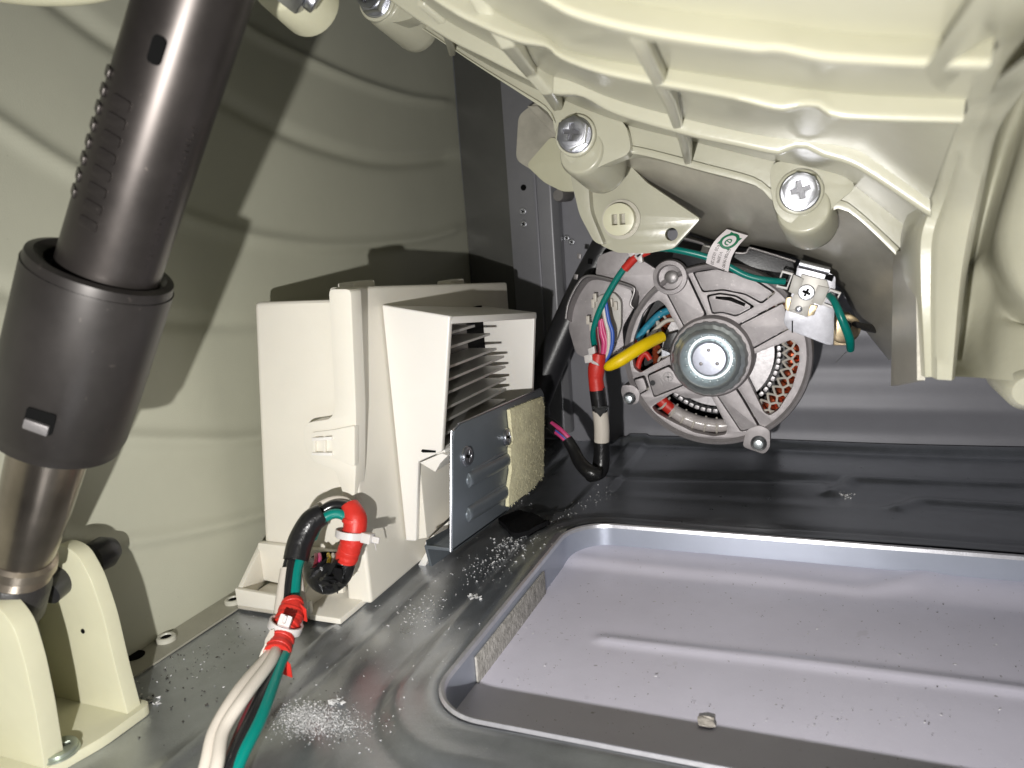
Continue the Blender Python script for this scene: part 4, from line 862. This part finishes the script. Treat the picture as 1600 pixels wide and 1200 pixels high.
for k in range(36):
    a = 2*PI*k/36
    for r_ in (ro, ri): vs.append(tagp(cs+math.cos(a)*r_, ct+math.sin(a)*r_*asp, .003))
for k in range(36): fs.append((k*2, k*2+1, (k*2+3) % 72, (k*2+2) % 72))
b.add(vs, fs)
for k in range(4):                                  # small arrow points on the ring
    a = 2*PI*k/4+.5; b.add([tagp(cs+math.cos(a-.2)*ro, ct+math.sin(a-.2)*ro*asp, .0035), tagp(cs+math.cos(a+.2)*ro, ct+math.sin(a+.2)*ro*asp, .0035), tagp(cs+math.cos(a+.1)*(ro+.09), ct+math.sin(a+.1)*(ro+.09)*asp, .0035)], [(0, 1, 2)])
b.build('printed_ring', INKG, tg, smooth=False)
def print_text(txt, fn, mt, name, size=1.0, up=.003):
    cu = bpy.data.curves.new('t', 'FONT'); cu.body = txt; cu.size = size; cu.align_x = 'CENTER'; cu.align_y = 'CENTER'
    o = bpy.data.objects.new('t', cu); COL.objects.link(o); dg = bpy.context.evaluated_depsgraph_get(); me = bpy.data.meshes.new_from_object(o.evaluated_get(dg))
    vs = [fn(v.co.x, v.co.y) for v in me.vertices]; fs = [tuple(p.vertices) for p in me.polygons]; bpy.data.objects.remove(o)
    b = MB(); b.add(vs, fs); return b.build(name, mt, tg, smooth=False)
ca, sa = math.cos(-.25), math.sin(-.25)
print_text('e', lambda x, y: tagp(cs+(x*ca-y*sa)*.62, ct+(x*sa+y*ca)*.62*asp, .004), INKG, 'printed_letter')
for i, tx in enumerate(('E270819690 M', 'V13096', '4/20 10:57:20')):
    s0_ = (.76, .50, .26)[i]; t0_ = (.26, .27, .30)[i]
    print_text(tx, lambda x, y: tagp(s0_+y*.19, t0_-x*.105*.95, .004), INKK, 'printed_line')

# motor cable: red tape, black and white sleeve, yellow cap
mc = thing('motor_cable', PY(938, 745, 5.6), 'cable beside the motor wrapped in red, black and white sleeves', 'cable')
yk = 5.62
def ck(*l): return [PY(*p) for p in l]
MB().tube(ck((936, 552, yk), (932, 575, yk), (931, 592, yk), (933, 609, yk)), [.055, .068, .06, .062], 20, 5).build('red_tape', TAPER, mc)
MB().tube(ck((933, 606, yk+.005), (936, 630, yk+.01), (938, 643, yk+.02)), [.064, .064, .06], 20, 4).build('black_sleeve', TAPEB, mc)
MB().tube(ck((937, 640, yk+.02), (940, 665, yk+.03), (940, 694, yk+.04)), .062, 20, 4).build('white_sleeve', WWIRE, mc)
MB().tube(ck((940, 690, yk+.03), (940, 715, yk+.03), (936, 735, yk+.0), (920, 742, yk-.1)), [.064, .068, .072, .06], 20, 5).build('black_sleeve', TAPEB, mc)
b = MB(); b.prism(ck((924, 635, yk-.05), (951, 635, yk-.05), (938, 652, yk-.05)), (0, .03, 0)); b.build('sleeve_point', TAPEB, mc)
for pts, mt, r in ((((946, 470), (951, 500), (957, 520), (955, 545), (945, 565)), BWIRE, .016), (((942, 475), (946, 500), (951, 522), (950, 550), (942, 565)), WWIRE, .018),
                   (((938, 500), (940, 520), (944, 535), (942, 552), (938, 565)), PWIRE, .022), (((934, 510), (935, 525), (938, 545), (936, 565)), RWIRE, .02), (((930, 540), (932, 555), (934, 565)), KWIRE, .02), (((940, 498), (943, 515), (948, 535), (946, 555)), PWIRE, .016)):
    MB().tube([PY(u, v, yk+.03-.001*i) for i, (u, v) in enumerate(pts)], r, 10, 5).build('wire', mt, mc)
b = MB()
for pts in (((918, 545), (928, 541), (930, 552), (920, 556)), ((912, 556), (924, 552), (926, 566), (914, 568)), ((924, 562), (934, 568), (936, 572), (924, 568))): b.prism([PY(u, v, yk-.07) for u, v in pts], (0, .05, 0))
b.build('cable_tie', TIE, mc, bev=.006)
ys = thing('yellow_sleeve', PY(990, 550, 5.55), 'bright yellow rubber sleeve bridging from the cable to the motor terminal', 'sleeve')
MB().tube(ck((947, 575, 5.5), (952, 572, 5.48), (970, 562, 5.48), (1000, 543, 5.55), (1020, 532, 5.64), (1034, 526, 5.72)), [.018, .040, .050, .047, .045, .043], 20, 6).build('sleeve', YSLV, ys)

# black taped lead on the pan by the back, pink and blue wires showing
bl = thing('taped_lead', PZ(920, 735, .05), 'black taped lead with pink and blue wires showing behind the felt pad', 'cable')
MB().tube([PY(*p) for p in ((845, 655, 5.7), (862, 664, 5.65), (872, 674, 5.6))], [.05, .05, .05], 16, 4).build('black_tape', TAPEB, bl)
for i, (mt, dv) in enumerate(((PWIRE, -5), (BWIRE, 0), (PWIRE, 5), (RWIRE, -2))):
    MB().tube([PY(*p) for p in ((862, 666+dv, 5.62), (876, 676+dv, 5.56), (890, 690+dv, 5.55))], .018, 8, 4).build('wire', mt, bl)
MB().tube([PY(*p) for p in ((886, 686, 5.56), (896, 702, 5.54), (906, 722, 5.48), (922, 738, 5.42), (938, 742, 5.44))], [.045, .05, .055, .06, .045], 16, 5).build('black_tape', TAPEB, bl)
# black vertical lead under the motor (shadowed gap)
# rear strut
rs = thing('rear_strut', PY(850, 620, 6.6), 'glossy black strut slanting behind the motor in the back corner', 'suspension strut')
MB().tube([PY(978, 330, 6.7), PY(925, 425, 6.6), PY(880, 520, 6.5), PY(835, 625, 6.4)], [.13, .135, .14, .15], 28, 4).build('tube', BLACKP, rs)
for u, v in ((905, 400), (922, 408), (900, 432)):
    MB().prism([PY(u+a, v+c, 6.44) for a, c in ((-3, -4), (3, -3), (2, 5), (-4, 4))], (0, .02, 0)).build('window', DARK if v == 408 else ALUD, rs, bev=.003)
MB().tube([PY(835, 625, 6.4), PY(815, 670, 6.35), PY(800, 710, 6.3)], [.11, .11, .11], 24, 3).build('rod', BLACKP, rs)

# ================================================================== DEBRIS
def chunk(b, c, r):
    vs = [V(c)+V((random.uniform(-1, 1), random.uniform(-1, 1), random.uniform(-.2, .9)))*r for _ in range(5)]
    b.add(vs, [(0, 1, 2), (0, 2, 3), (0, 3, 1), (4, 1, 2), (4, 2, 3), (4, 3, 1)])
def onpan(u, v, z0=.06):
    p = PZ(u, v, z0)
    for _ in range(3):
        z = float(pan_z(np.array(p.x), np.array(p.y))); p = PZ(u, v, z)
    return p
pw = MB(); gr = MB(); pw2 = MB()
def scatter(b, cu, cv, su, sv, n, r, line=None):
    for _ in range(n):
        if line: t = random.random(); u = line[0]+(line[2]-line[0])*t+random.gauss(0, su); v = line[1]+(line[3]-line[1])*t+random.gauss(0, sv)
        else: u, v = random.gauss(cu, su), random.gauss(cv, sv)
        p = onpan(u, v)
        if float(sd(np.array(p.x), np.array(p.y))) < .02: continue
        chunk(b, p, r*random.uniform(.4, 1.3))
scatter(pw, 0, 0, 13, 11, 230, .008, (745, 900, 850, 820))
scatter(pw, 478, 1122, 24, 12, 2200, .0038); scatter(pw, 515, 1132, 34, 12, 1300, .0035); scatter(pw, 480, 1120, 30, 12, 120, .007)
scatter(pw, 0, 0, 10, 8, 90, .007, (862, 815, 960, 760)); scatter(pw, 0, 0, 18, 14, 110, .006, (640, 980, 760, 870))
scatter(pw, 280, 1030, 60, 40, 60, .007); scatter(pw, 640, 1000, 80, 60, 90, .005); scatter(pw, 560, 1110, 60, 50, 70, .005); scatter(pw, 650, 960, 16, 12, 60, .008)
scatter(pw, 815, 812, 18, 12, 160, .007); scatter(pw, 742, 933, 4, 2, 40, .013); scatter(pw, 524, 1097, 4, 3, 30, .014); scatter(pw, 1322, 775, 6, 3, 26, .014); scatter(pw, 800, 850, 12, 6, 70, .011)
scatter(pw, 360, 950, 40, 20, 90, .006); scatter(pw, 235, 1095, 8, 3, 22, .011)
o = pw.build('powder_specks', POWD, None, smooth=False); meta(o, 'white powder and crumbs scattered over the galvanised pan', 'powder', kind='stuff')
scatter(gr, 260, 1060, 50, 40, 70, .008); scatter(gr, 330, 1000, 60, 30, 90, .006); scatter(gr, 480, 1090, 40, 30, 50, .005); scatter(gr, 350, 940, 20, 8, 30, .008)
for _ in range(180):
    u, v = random.uniform(780, 1600), random.uniform(900, 1150); chunk(gr, PZ(u, v, SZ+.012), random.uniform(.002, .006))
for _ in range(70):
    u, v = random.uniform(780, 1600), random.uniform(900, 1150); chunk(pw2, PZ(u, v, SZ+.012), random.uniform(.003, .008))
meta(pw2.build('dust_specks', POWD, None, smooth=False), 'pale dust specks sprinkled over the lavender sheet', 'dust', kind='stuff')
o = gr.build('grit_specks', GRIT, None, smooth=False); meta(o, 'dark grit specks sprinkled over the pan and the lavender sheet', 'grit', kind='stuff')
b = MB(); c = PZ(1104, 1130, SZ+.01)
rim = []
for k in range(14):
    a = 2*PI*k/14; r_ = random.uniform(.028, .05); rim.append(c+V((math.cos(a)*r_, math.sin(a)*r_*1.0, random.uniform(0, .01))))
b.prism(rim, (0, 0, .008)); o = b.build('plaster_chip', CHIP, None, bev=.003); meta(o, 'small beige flake lying on the lavender sheet near the bottom edge', 'chip')
